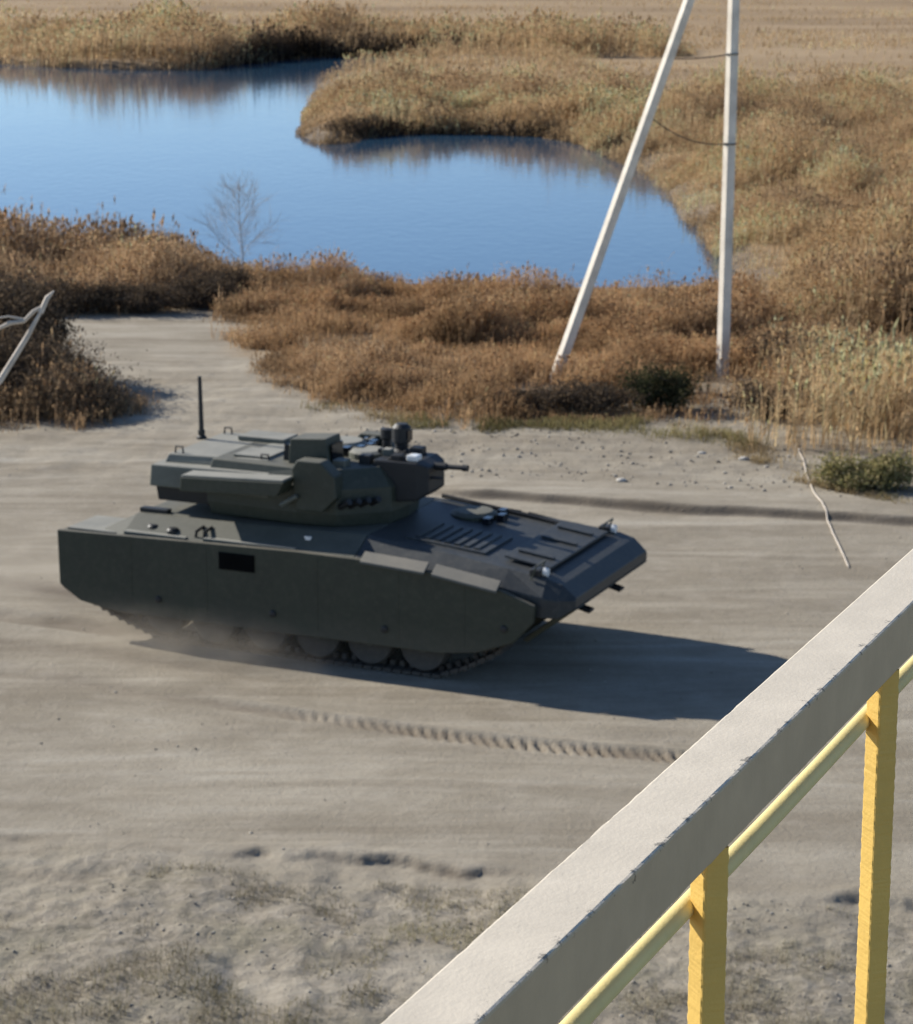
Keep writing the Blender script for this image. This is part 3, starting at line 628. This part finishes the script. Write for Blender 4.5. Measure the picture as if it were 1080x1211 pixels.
h = MB(); h.box(-1.30, -0.78, -0.60, -0.10, 2.385, 2.415); h.build('roof_hatch', M['paint_top'], rp, 0.01)
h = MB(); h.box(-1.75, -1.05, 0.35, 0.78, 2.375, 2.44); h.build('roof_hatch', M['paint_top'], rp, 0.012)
# box on the near cheek with a sunlit lid, another on the far side
for s in (-1, 1):
    y0, y1 = sorted((s*0.96, s*1.30))
    h = MB(); h.hexa([(-1.72, y0, 2.02), (-0.30, y0, 2.08), (-0.30, y1, 2.08), (-1.72, y1, 2.02), (-1.70, y0, 2.21), (-0.20, y0, 2.27), (-0.20, y1, 2.27), (-1.70, y1, 2.21)])
    sb = h.build('side_box', M['paint'], turret, 0.012)
    h = MB(); h.hexa([(-1.70, y0+0.01, 2.214), (-0.20, y0+0.01, 2.274), (-0.20, y1-0.01, 2.274), (-1.70, y1-0.01, 2.214), (-1.69, y0+0.02, 2.24), (-0.22, y0+0.02, 2.30), (-0.22, y1-0.02, 2.30), (-1.69, y1-0.02, 2.24)])
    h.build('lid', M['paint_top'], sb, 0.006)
    # cheek armour block
    ya, yb = sorted((s*0.80, s*1.04))
    h = MB(); h.prism([(-0.16, 1.86), (0.22, 1.86), (0.42, 2.06), (0.40, 2.34), (0.20, 2.52), (-0.14, 2.52), (-0.22, 2.40)], ya, yb); h.build('cheek_armour', M['paint'], turret, 0.02)
    for k in range(4):                             # smoke dischargers
        h = MB(); c = Vector((0.40+0.09*k, s*(0.88-0.10*k), 1.92)); d = Vector((0.75, s*0.35, 0.45)).normalized(); h.tube([c, c+d*0.22], 0.042, 10); h.build('smoke_discharger', M['dark'], turret)
h = MB(); h.tube([(-0.35, -1.08, 1.92), (-0.22, -1.1, 2.0), (-0.12, -1.08, 2.06)], 0.03, 8); h.build('grab_handle', M['paint_top'], turret)
# gunner sight cube
h = MB(); h.hexa([(-0.46, -0.66, 2.37), (0.14, -0.66, 2.37), (0.14, -0.20, 2.37), (-0.46, -0.20, 2.37), (-0.44, -0.64, 2.70), (0.08, -0.64, 2.74), (0.08, -0.22, 2.74), (-0.44, -0.22, 2.70)]); gs = h.build('gunner_sight', M['paint'], turret, 0.015)
h = MB(); h.box(0.135, 0.15, -0.58, -0.28, 2.44, 2.66); h.build('window', M['glass'], gs)
# commander hatch and periscopes
h = MB(); h.lathe_z([(0.30, 0), (0.30, 0.10), (0.24, 0.14), (0.0001, 0.145)], (-0.15, 0.38, 2.375)); ch = h.build('commander_hatch', M['paint_top'], turret)
h = MB(); h.lathe_z([(0.26, 0), (0.26, 0.08), (0.20, 0.11), (0.0001, 0.112)], (0.32, 0.12, 2.375)); h.build('gunner_hatch', M['paint_top'], turret)
for k in range(5):
    a = R(-60+30*k); h = MB(); c = (-0.15+0.38*math.cos(a), 0.38+0.38*math.sin(a)); h.box(c[0]-0.05, c[0]+0.05, c[1]-0.07, c[1]+0.07, 2.37, 2.50); h.build('periscope', M['glass'], ch, 0.006)
# panoramic sight on its pedestal
h = MB(); h.lathe_z([(0.13, 0), (0.13, 0.10), (0.09, 0.13), (0.09, 0.20), (0.125, 0.22), (0.125, 0.41), (0.08, 0.46), (0.0001, 0.465)], (0.72, 0.30, 2.36), 16); ps = h.build('panoramic_sight', M['dark'], turret)
h = MB(); h.box(0.825, 0.845, 0.23, 0.37, 2.60, 2.74); h.build('window', M['glass'], ps)
h = MB(); h.lathe_z([(0.06, 0), (0.06, 0.16), (0.085, 0.18), (0.085, 0.30), (0.0001, 0.32)], (0.40, 0.52, 2.38), 12); h.build('weather_mast', M['dark'], turret)
# gun cradle, gun and coaxial gun
h = MB(); h.loft([[(0.62, -0.36, 1.88), (0.62, 0.36, 1.88), (0.62, 0.36, 2.46), (0.62, -0.36, 2.46)], [(1.22, -0.34, 1.96), (1.22, 0.34, 1.96), (1.22, 0.34, 2.46), (1.22, -0.34, 2.46)], [(1.36, -0.26, 2.06), (1.36, 0.26, 2.06), (1.36, 0.26, 2.40), (1.36, -0.26, 2.40)]])
gc = h.build('gun_cradle', M['dark'], turret, 0.02)
h = MB(); h.tube([(1.30, 0.0, 2.365), (1.50, 0.0, 2.37), (1.51, 0.0, 2.37), (1.72, 0.0, 2.375), (1.725, 0.0, 2.375), (1.80, 0.0, 2.377)], [0.055, 0.05, 0.034, 0.032, 0.045, 0.045], 12); h.build('gun_barrel', M['dark'], turret)
h = MB(); h.tube([(1.30, -0.17, 2.25), (1.52, -0.17, 2.255)], 0.018, 8); h.build('coaxial_gun', M['dark'], turret)
h = MB(); h.box(1.05, 1.21, -0.28, -0.12, 2.46, 2.54); h.build('muzzle_sight', M['lamp'], gc, 0.02)
# clutter on the front of the turret roof
for (x0, x1, y0, y1, z0, z1, mt) in ((0.16, 0.34, -0.62, -0.44, 2.36, 2.47, 'paint_top'), (0.40, 0.56, -0.34, -0.20, 2.37, 2.50, 'dark'), (0.50, 0.62, 0.02, 0.12, 2.37, 2.52, 'dark'), (0.02, 0.12, 0.62, 0.80, 2.37, 2.50, 'paint_top'),
        (-0.62, -0.50, 0.20, 0.60, 2.37, 2.46, 'dark'), (0.84, 0.98, -0.30, -0.14, 2.455, 2.53, 'dark'), (0.92, 1.10, 0.10, 0.26, 2.455, 2.56, 'dark'), (0.62, 0.74, -0.10, 0.04, 2.45, 2.55, 'paint_top')):
    h = MB(); h.box(x0, x1, y0, y1, z0, z1); h.build('optics_housing', M[mt], turret, 0.012)
for y0 in (-0.30, 0.14):
    h = MB(); h.tube([(0.70, y0, 2.40), (0.84, y0+0.03, 2.49), (1.0, y0+0.05, 2.50), (1.14, y0+0.04, 2.45)], 0.016, 6); h.build('cable', M['dark'], turret)
for (x0, y0) in ((-2.1, -0.62), (-0.82, -0.62), (-2.1, 0.72), (-0.82, 0.72)):
    h = MB(); h.tube([(x0-0.06, y0, 2.36), (x0-0.05, y0, 2.45), (x0+0.05, y0, 2.45), (x0+0.06, y0, 2.36)], 0.013, 6); h.build('lifting_eye', M['dark'], turret)
# antenna and its mount
h = MB(); h.lathe_z([(0.07, 0), (0.07, 0.03), (0.045, 0.05), (0.05, 0.12), (0.0001, 0.13)], (-2.28, 0.30, 2.36), 12); am = h.build('antenna_mount', M['dark'], turret)
h = MB(); h.tube([(-2.28, 0.30, 2.46), (-2.285, 0.30, 2.9), (-2.29, 0.30, 3.22)], [0.036, 0.031, 0.026], 8); h.build('antenna', M['dark'], turret)
h = MB(); h.prism([(-0.60, 2.38), (-0.50, 2.38), (-0.53, 2.58), (-0.58, 2.60)], -0.52, -0.48); h.build('wind_sensor', M['dark'], turret)
# small white shape painted mark on the turret ring
h = MB(); h.prism([(0.16, 1.585), (0.22, 1.585), (0.24, 1.63), (0.14, 1.63)], -1.40, -1.37); h.build('marker_plate', M['lamp'], veh)

# ------------------------------------------------------------------ concrete pole with its brace
M['concrete'] = mat_plain('pale_concrete', (0.70, 0.635, 0.53), 0.85, 0.20, 2.4, bstr=0.3, bdist=0.01)
M['wire'] = mat_plain('dark_wire', (0.035, 0.03, 0.026), 0.6)
pole = empty('utility_pole', (5.45, 51.2, 0)); props(pole, 'pale concrete utility pole with a slanting brace standing in dry grass by the lake', 'utility pole')
def column(p0, p1, w0, w1, rot):
    p0, p1 = Vector(p0), Vector(p1); rings = []
    for t in (0, 0.25, 0.5, 0.75, 1.0):
        p = p0.lerp(p1, t); w = w0+(w1-w0)*t; ring = []
        for k, (u, v) in enumerate(((-0.5, -0.42), (0.5, -0.42), (0.5, 0.42), (-0.5, 0.42))):
            for (a, b) in (((0.88, 1.0), (1.0, 0.88)) if k in (1, 3) else ((1.0, 0.88), (0.88, 1.0))):
                uu, vv = u*a*w, v*b*w; ring.append((p.x+uu*math.cos(rot)-vv*math.sin(rot), p.y+uu*math.sin(rot)+vv*math.cos(rot), p.z))
        rings.append(ring)
    return MB().loft(rings)
PJ = 9.75
column((0, 0, -0.4), (0.06, 0, PJ+0.9), 0.215, 0.18, R(32)).build('post', M['concrete'], pole)
column((-3.62, -0.75, -0.4), (-0.10, -0.05, PJ), 0.21, 0.18, R(32)).build('brace', M['concrete'], pole)
h = MB(); h.box(-0.24, 0.22, -0.17, 0.17, PJ-0.05, PJ+0.06); h.build('clamp', M['wire'], pole, 0.01)
for zz in (6.50, 4.72):
    h = MB(); h.tube([(0.03+0.128*math.cos(a), 0.128*math.sin(a), zz) for a in np.linspace(0, 2*math.pi, 17)], 0.014, 6); h.build('wire_band', M['wire'], pole)
def sag(a, b, s, n=9): 
    a, b = Vector(a), Vector(b); return [a.lerp(b, t)-Vector((0, 0, s*4*t*(1-t))) for t in np.linspace(0, 1, n)]
h = MB(); h.tube(sag((-1.18, -0.28, 6.42), (0.0, -0.1, 6.50), 0.03), 0.013, 6); h.build('tie_wire', M['wire'], pole)
h = MB(); h.tube(sag((-1.62, -0.36, 5.30), (0.0, -0.1, 4.74), 0.20), 0.012, 6); h.build('tie_wire', M['wire'], pole)

# ------------------------------------------------------------------ shrubs and bare trees
def shrub(name, loc, rx, ry, rz, nleaf, pal, label, cat, leaf=0.032, nst=14, seed=3, group=None, bark=(0.10, 0.075, 0.055)):
    r = np.random.default_rng(seed); o = empty(name, loc); props(o, label, cat, group)
    mb = MB(); tips = []
    for k in range(nst):
        a = r.uniform(0, 2*math.pi); q = math.sqrt(r.random()); e = Vector((rx*q*math.cos(a), ry*q*math.sin(a), rz*r.uniform(0.55, 1.0)*math.sqrt(max(0.1, 1-0.7*q*q))))
        b = Vector((e.x*0.25, e.y*0.25, -0.05)); m1 = b.lerp(e, 0.5)+Vector((r.normal(0, 0.06), r.normal(0, 0.06), 0.05)); mb.tube([b, m1, e], [0.022, 0.014, 0.005], 5); tips += [m1, e]
        for t in range(4):
            s0 = b.lerp(e, r.uniform(0.35, 0.95)); e2 = s0+Vector((r.normal(0, 0.22)*rx, r.normal(0, 0.22)*ry, r.uniform(0.0, 0.35)*rz)); mb.tube([s0, e2], [0.009, 0.004], 4); tips += [s0.lerp(e2, 0.6), e2]
    mb.build('stems', mat_plain(name+'_bark', bark, 0.9), o)
    T = np.array([tuple(t) for t in tips]); c = T[r.integers(0, len(T), nleaf)]+r.normal(0, 0.13, (nleaf, 3))*np.array([rx, ry, rz]); c[:, 2] = np.abs(c[:, 2])
    u = r.normal(size=(nleaf, 3)); u /= np.linalg.norm(u, axis=1)[:, None]; v = np.cross(u, r.normal(size=(nleaf, 3))); v /= np.linalg.norm(v, axis=1)[:, None]
    L = leaf*r.uniform(0.6, 1.4, nleaf)[:, None]
    V = np.stack([c-u*L, c-v*L*0.45, c+u*L, c+v*L*0.45], 1).reshape(-1, 3); Fq = np.arange(nleaf*4).reshape(-1, 4)
    P = np.array(PAL[pal]); cc = P[r.integers(0, len(P), nleaf)]*r.uniform(0.7, 1.2, nleaf)[:, None]
    f = np_mesh('foliage', V, Fq, M['leaf'], np.repeat(cc, 4, 0)); f.parent = o
    return o
PAL['darkbrush'] = [(0.10, 0.075, 0.053), (0.13, 0.095, 0.062), (0.075, 0.058, 0.045), (0.18, 0.13, 0.085)]
PAL['darkgreen'] = [(0.050, 0.055, 0.028), (0.07, 0.072, 0.035), (0.038, 0.042, 0.024), (0.10, 0.09, 0.05)]
G = 'dark scrub along the near left reed bank'
shrub('bush', (-8.6, 48.2, 0), 1.8, 1.3, 1.35, 26000, 'darkbrush', 'large dark brown bush at the left edge beside the dirt turn-off', 'bush', seed=5, nst=60)
shrub('bush', (-9.15, 50.6, 0), 1.2, 1.3, 1.85, 48000, 'darkbrush', 'taller dark thicket behind the large brown bush, cut by the left edge', 'bush', seed=25, nst=90, leaf=0.045)
shrub('bush', (-7.1, 47.3, 0), 0.9, 0.8, 0.65, 8000, 'darkbrush', 'low dark scrub on the road side of the big brown bush', 'bush', seed=6, nst=24)
shrub('bush', (3.9, 47.6, 0), 0.8, 0.6, 0.85, 6500, 'darkgreen', 'dark green bush in dry grass between the pole and its brace', 'bush', seed=8, nst=20)
shrub('bush', (2.5, 47.3, 0), 0.9, 0.6, 0.60, 6000, 'darkbrush', 'dark brown scrub at the foot of the slanting pole brace', 'bush', seed=9, nst=20)
shrub('bush', (1.2, 47.4, 0), 0.8, 0.5, 0.42, 4000, 'darkbrush', 'low brown scrub left of the pole brace at the grass edge', 'bush', seed=19, nst=16)
shrub('bush', (5.9, 47.0, 0), 0.8, 0.6, 0.70, 5000, 'darkbrush', 'dark brown scrub just right of the upright pole', 'bush', seed=20, nst=18)
for k, (x, y, rx, hh, lab) in enumerate(((7.2, 47.6, 1.0, 0.75, 'tangled brown scrub at the roadside right of the utility pole'), (8.4, 49.4, 1.1, 0.9, 'dark brown scrub among the reeds close to the right edge'), (7.0, 51.4, 1.0, 0.85, 'dark brown scrub behind the roadside scrub right of the pole'))):
    shrub('bush', (x, y, 0), rx, 0.8, hh, 9000, 'darkbrush', lab, 'bush', seed=50+k, nst=30, group='dark scrub right of the utility pole')
shrub('bush', (6.8, 40.9, 0), 0.85, 0.6, 0.55, 8000, 'green', 'yellow green low bush at the right edge above the railing', 'bush', seed=10, nst=24)
for k, (x, y, rx, hh, lab) in enumerate(((-10.6, 59.3, 1.3, 0.75, 'dark scrub under the left bank reeds at the left edge'), (-9.0, 59.4, 1.2, 0.7, 'dark scrub under the left bank reeds beyond the big brown bush'),
        (-7.5, 59.5, 1.1, 0.65, 'dark scrub under the left bank reeds above the turn-off'), (-6.2, 60.1, 0.9, 0.7, 'dark scrub at the right end of the left bank reeds'), (-5.5, 61.6, 0.7, 0.7, 'dark scrub at the foot of the small leafless tree'))):
    shrub('bush', (x, y, 0), rx, 0.6, hh, 9000, 'darkbrush', lab, 'bush', seed=30+k, nst=26, group=G)  # row added for the shade at the reeds' foot, coloured dark

def bare_tree(name, loc, H, spread, n1, label, col, seed, r0=0.05):
    r = np.random.default_rng(seed); o = empty(name, loc); props(o, label, 'tree')
    tr = MB(); tr.tube([(0, 0, -0.2), (0.03*H, 0, H*0.3), (0.0, 0.03, H*0.62), (0.03, 0, H*0.97)], [r0, r0*0.75, r0*0.45, 0.008], 8)
    m = mat_plain(name+'_bark', col, 0.9); tr.build('trunk', m, o)
    cr = MB()
    def br(p, d, L, rad, lv):
        e = p+d*L; cr.tube([p, p.lerp(e, 0.5)+Vector(r.normal(0, 0.04*L, 3)), e], [rad, rad*0.7, rad*0.35], 4)
        if lv > 0:
            for k in range(5 if lv > 1 else 6):
                t = r.uniform(0.25, 1.0); dd = (d+Vector(r.normal(0, 0.55, 3))+Vector((0, 0, 0.25))).normalized(); br(p.lerp(e, t), dd, L*r.uniform(0.4, 0.75), rad*0.55, lv-1)
    for k in range(n1):
        z = H*r.uniform(0.18, 0.85); a = r.uniform(0, 2*math.pi); d = Vector((math.cos(a)*spread, math.sin(a)*spread, r.uniform(0.5, 1.1))).normalized(); br(Vector((0.01, 0, z)), d, (H-z)*0.42+0.22, 0.0052, 2)
    cr.build('crown', m, o); return o
bare_tree('bare_tree', (-5.35, 62.3, zg(-5.35, 62.3)), 2.9, 0.85, 34, 'small grey leafless tree on the bank in front of the lake', (0.38, 0.35, 0.33), 15, 0.022)
# tall bare tree standing outside the frame, the tip of one limb reaches into view at the left
ds = empty('bare_tree', (-4.35, 12.4, 0)); props(ds, 'pale bare limb with a forked broken tip reaching in at the left edge', 'tree')
M['deadwood'] = mat_plain('bleached_wood', (0.52, 0.45, 0.37), 0.85, 0.3, 9.0)
def rel(pts): return [(x+4.35, y-12.4, z) for x, y, z in pts]
h = MB(); h.tube([(0, 0, -0.3), (0.05, 0, 2.2), (-0.06, 0.05, 4.4), (0.10, 0.05, 5.8), (-0.05, 0.0, 7.2), (0.02, 0.05, 8.6)], [0.13, 0.11, 0.09, 0.07, 0.045, 0.01], 10); h.build('trunk', M['deadwood'], ds)
h = MB(); h.tube([(0.10, 0.05, 5.8)]+rel([(-3.467, 12.601, 6.299), (-2.86, 12.682, 6.636), (-2.34, 12.794, 7.099), (-2.201, 12.847, 7.318), (-2.115, 12.884, 7.47)]), [0.045, 0.032, 0.024, 0.017, 0.015, 0.007], 8); lb = h.build('limb', M['deadwood'], ds)
h = MB(); h.tube(rel([(-2.132, 12.876, 7.436), (-2.097, 12.894, 7.512), (-2.063, 12.902, 7.546)]), [0.015, 0.014, 0.004], 7); h.build('broken_tip', M['deadwood'], lb)
h = MB(); h.tube(rel([(-2.106, 12.886, 7.478), (-2.167, 12.878, 7.445), (-2.219, 12.865, 7.394), (-2.288, 12.863, 7.386), (-2.383, 12.853, 7.343), (-2.6, 12.825, 7.226)]), [0.006, 0.012, 0.011, 0.013, 0.008, 0.004], 7); h.build('twig', M['deadwood'], lb)
h = MB(); h.tube(rel([(-2.21, 12.867, 7.402), (-2.297, 12.872, 7.419), (-2.47, 12.865, 7.394)]), [0.008, 0.006, 0.002], 6); h.build('twig', M['deadwood'], lb)
for (z0, e, r0) in ((4.2, (-1.3, 0.3, 6.3), 0.045), (6.4, (-0.9, -0.5, 8.0), 0.03), (7.0, (0.55, -0.4, 8.3), 0.022), (5.0, (-0.3, -1.1, 6.6), 0.03)):
    h = MB(); b = Vector((0.0, 0.02, z0)); e = Vector(e); h.tube([b, b.lerp(e, 0.5)+Vector((0.05, 0.04, 0.12)), e], [r0, r0*0.6, 0.006], 7); h.build('limb', M['deadwood'], ds)

# ------------------------------------------------------------------ small things on the ground
def ground_px(u, v, z=0.0):                    # design aid: image position of the photograph to a point on the ground
    f = 3000.0; a = (u-540)/f; b = (v-605.5)/f
    d = Vector((a, math.cos(PITCH)-b*math.sin(PITCH), -math.sin(PITCH)-b*math.cos(PITCH))); t = (z-CAM_H)/d.z
    return (d.x*t, d.y*t, z)
cp = [ground_px(u, v)[:2] for u, v in ((943, 528), (950, 545), (955, 565), (965, 590), (978, 615), (992, 645), (1004, 672))]
cq = [(np.interp(t, range(len(cp)), [q[0] for q in cp]), np.interp(t, range(len(cp)), [q[1] for q in cp])) for t in np.linspace(0, len(cp)-1, 90)]
h = MB(); h.tube([(x, y, zg(x, y)+0.012) for x, y in cq], 0.012, 6)
cord = h.build('cord', mat_plain('pale_cord', (0.58, 0.51, 0.42), 0.9), None, smooth=True); props(cord, 'thin pale cord lying across the dirt just beyond the railing', 'cord')
stone_m = mat_plain('pale_stone', (0.44, 0.41, 0.36), 0.9)
for k, (u, v, s, lab) in enumerate(((830, 536, 0.06, 'small whitish stone on the dirt nearer the utility pole'), (880, 545, 0.08, 'larger flat whitish stone right of the small one on the dirt'), (735, 571, 0.07, 'grey stone lying alone on the far dirt strip'))):
    x, y, _ = ground_px(u, v); r = np.random.default_rng(90+k); bm = bmesh.new(); bmesh.ops.create_icosphere(bm, subdivisions=2, radius=s)
    for vv in bm.verts: vv.co = Vector((vv.co.x*1.3, vv.co.y, vv.co.z*0.55))*(1+0.25*(r.random()-0.5))
    me = bpy.data.meshes.new('stone'); bm.to_mesh(me); bm.free(); me.materials.append(stone_m); o = bpy.data.objects.new('stone', me); COL.objects.link(o); o.location = (x, y, zg(x, y)+s*0.25)
    props(o, lab, 'stone', 'pale stones on the far dirt')

# ------------------------------------------------------------------ landing and railing
def mat_railpaint(name, col, chip, scale):
    m, nt, out = new_mat(name); tc = nd(nt, 'ShaderNodeTexCoord'); O = tc.outputs['Object']
    n1 = noise(nt, O, 18, 5, 0.6); n2 = noise(nt, O, scale, 6, 0.7); n3 = noise(nt, O, 260, 3, 0.6)
    c = ramp(nt, n1, [(0.3, tuple(x*0.9 for x in col)), (0.7, tuple(min(1, x*1.06) for x in col))])
    so = nd(nt, 'ShaderNodeSeparateXYZ'); nt.links.new(O, so.inputs[0])
    rr = math_(nt, 'SQRT', math_(nt, 'ADD', math_(nt, 'MULTIPLY', so.outputs[1], so.outputs[1]), math_(nt, 'MULTIPLY', so.outputs[2], so.outputs[2])))
    ed = ramp(nt, rr, [(0.0, 0.20), (0.013, 0.0)])      # paint has flaked along the edge nearest the hand
    f = ramp(nt, math_(nt, 'ADD', n2, ed), [(chip, 0.0), (chip+0.03, 1.0)])
    c = mixc(nt, f, c, tuple(x*0.42 for x in col))
    hh = math_(nt, 'SUBTRACT', math_(nt, 'ADD', n3, math_(nt, 'MULTIPLY', n1, 2.0)), math_(nt, 'MULTIPLY', f, 1.5))
    princ(nt, out, c, 0.62, bump(nt, hh, 0.30, 0.0012), spec=0.45); return m
M['cream'] = mat_railpaint('cream_enamel', (0.60, 0.53, 0.42), 0.72, 55)
M['tan'] = mat_railpaint('weathered_tan_enamel', (0.56, 0.42, 0.25), 0.76, 55)  # shade of the rail's side and underside, put into a browner paint
M['yellow'] = mat_railpaint('yellow_enamel', (0.70, 0.455, 0.11), 0.72, 90)
M['paleyellow'] = mat_railpaint('pale_yellow_enamel', (0.74, 0.62, 0.27), 0.74, 90)
RZ = math.atan2(0.9105845, 0.4133229)          # rail direction
rail = empty('railing', (0.0711, 1.417, 8.90), RZ); props(rail, 'cream topped yellow metal railing crossing the lower right corner', 'railing')
# local x along the rail, local y to the far side; the side that faces the camera is y = 0
def rough_bar(x0, x1, hw, n, amp, seed, cen=(0, 0)):
    """square tube with rounded, slightly lumpy painted edges"""
    r = np.random.default_rng(seed); prof = []
    b = hw*0.10
    for (sx, sy) in ((-1, -1), (1, -1), (1, 1), (-1, 1)):
        c = (sx*(hw-b), sy*(hw-b)); a0 = math.atan2(sy, sx)
        for da in (-40, 0, 40): prof.append((c[0]+b*1.0*math.cos(a0+R(da)), c[1]+b*1.0*math.sin(a0+R(da))))
    K = len(prof); xs = np.linspace(x0, x1, n); lump = r.normal(0, amp, (n, K)); lump = (lump+np.roll(lump, 1, 0)*0.6)
    amp_x = np.clip(0.15+1.2*sstep(0.9, -0.4, xs)*(0.5+fbm(xs, xs*0, 0.12, 2, seed+2)), 0.05, 1.3)
    return xs, prof, lump*amp_x[:, None]
xs, prof, lump = rough_bar(-1.6, 4.6, 0.025, 900, 0.00016, 4)
h = MB(); h.loft([[(x, 0.025+p[0]*(1+lump[i, k]/0.025), -0.025+p[1]*(1+lump[i, k]/0.025)) for k, p in enumerate(prof)] for i, x in enumerate(xs)])
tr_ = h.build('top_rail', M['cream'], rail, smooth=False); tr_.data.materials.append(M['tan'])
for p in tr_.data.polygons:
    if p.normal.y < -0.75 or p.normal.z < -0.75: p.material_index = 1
h = MB(); h.tube([(x, 0.030+0.0006*math.sin(x*9), -0.100) for x in np.linspace(-1.6, 4.6, 40)], 0.0076, 14); h.build('lower_bar', M['paleyellow'], rail, smooth=True)
def post(x, y, rz, seed):
    r = np.random.default_rng(seed); n = 420; zs = np.linspace(-0.0505, -1.02, n); prof = []
    hw = 0.0102; b = 0.0022
    for (sx, sy) in ((-1, -1), (1, -1), (1, 1), (-1, 1)):
        a0 = math.atan2(sy, sx)
        for da in (-40, 0, 40): prof.append((sx*(hw-b)+b*math.cos(a0+R(da)), sy*(hw-b)+b*math.sin(a0+R(da))))
    rings = []
    for i, z in enumerate(zs):
        tw = rz+0.008*math.sin(z*7+seed); ring = []
        for k, p in enumerate(prof):
            g = 1+0.016*math.sin(z*2*math.pi/0.0125)*(1 if k % 3 == 1 else 0.25)+r.normal(0, 0.008)
            u, v = p[0]*g, p[1]*g; ring.append((x+u*math.cos(tw)-v*math.sin(tw), y+u*math.sin(tw)+v*math.cos(tw), z))
        rings.append(ring)
    return MB().loft(rings).build('post', M['yellow'], rail)
PRZ = R(27.0)-RZ
for k, xp in enumerate((0.292-0.93, 0.292-0.465, 0.292, 0.757, 1.22, 1.69, 2.17, 2.65, 3.13, 3.61, 4.09)):
    post(xp, 0.0135, PRZ, k+3)
# unseen landing the railing stands on, deck widened and darkened to cut bounce light
M['slab'] = mat_plain('dark_weathered_steel', (0.060, 0.050, 0.040), 0.8, 0.25, 4)
land = empty('footbridge_landing', (0.0711, 1.417, 0), RZ); props(land, 'dark steel footbridge landing under the railing', 'footbridge')
h = MB(); h.box(-3.2, 4.8, -3.4, 0.09, 7.70, 7.88); h.build('deck', M['slab'], land, 0.01)
for x in (-1.6, 4.2):
    for y in (-3.1, -0.25):
        h = MB(); h.box(x-0.15, x+0.15, y-0.15, y+0.15, -0.3, 7.70); h.build('column', M['slab'], land, 0.01)

# ------------------------------------------------------------------ dust thrown up by the tracks
def dust(name, loc, size, dens, label, seed):
    bm = bmesh.new(); bmesh.ops.create_icosphere(bm, subdivisions=3, radius=1.0)
    me = bpy.data.meshes.new(name); bm.to_mesh(me); bm.free(); o = bpy.data.objects.new(name, me); COL.objects.link(o)
    c = Vector((HX, HY, 0))+Matrix.Rotation(HYAW, 3, 'Z')@Vector(loc); o.location = c; o.rotation_euler = (0, 0, HYAW); o.scale = size
    m, nt, out = new_mat(name+'_air'); tc = nd(nt, 'ShaderNodeTexCoord')
    ln = nd(nt, 'ShaderNodeVectorMath', operation='LENGTH'); nt.links.new(tc.outputs['Object'], ln.inputs[0])
    mp = nd(nt, 'ShaderNodeMapping'); mp.inputs['Scale'].default_value = (2.2, 1.4, 1.1); mp.inputs['Location'].default_value = (seed, 0, 0); nt.links.new(tc.outputs['Object'], mp.inputs['Vector'])
    n1 = noise(nt, mp.outputs[0], 1.6, 3, 0.6)
    d = math_(nt, 'MULTIPLY', math_(nt, 'MULTIPLY', ramp(nt, ln.outputs['Value'], [(0.15, 1.0), (0.98, 0.0)]), ramp(nt, n1, [(0.32, 0.0), (0.68, 1.0)])), dens)
    v = nd(nt, 'ShaderNodeVolumePrincipled'); v.inputs['Color'].default_value = (0.84, 0.74, 0.61, 1); v.inputs['Anisotropy'].default_value = 0.2
    nt.links.new(d, v.inputs['Density']); nt.links.new(v.outputs[0], out.inputs['Volume']); me.materials.append(m)
    props(o, label, kind='stuff'); return o
dust('dust_cloud', (-1.3, -1.80, 0.10), (2.5, 0.75, 0.62), 1.15, 'thin dust swirling along the near track of the armoured vehicle', 1.0)
dust('dust_trail', (-5.0, -0.2, 0.3), (2.6, 1.9, 0.9), 0.30, 'thin dust hanging behind the armoured vehicle', 5.0)
scn.cycles.volume_step_rate = 1.0; scn.cycles.volume_max_steps = 128
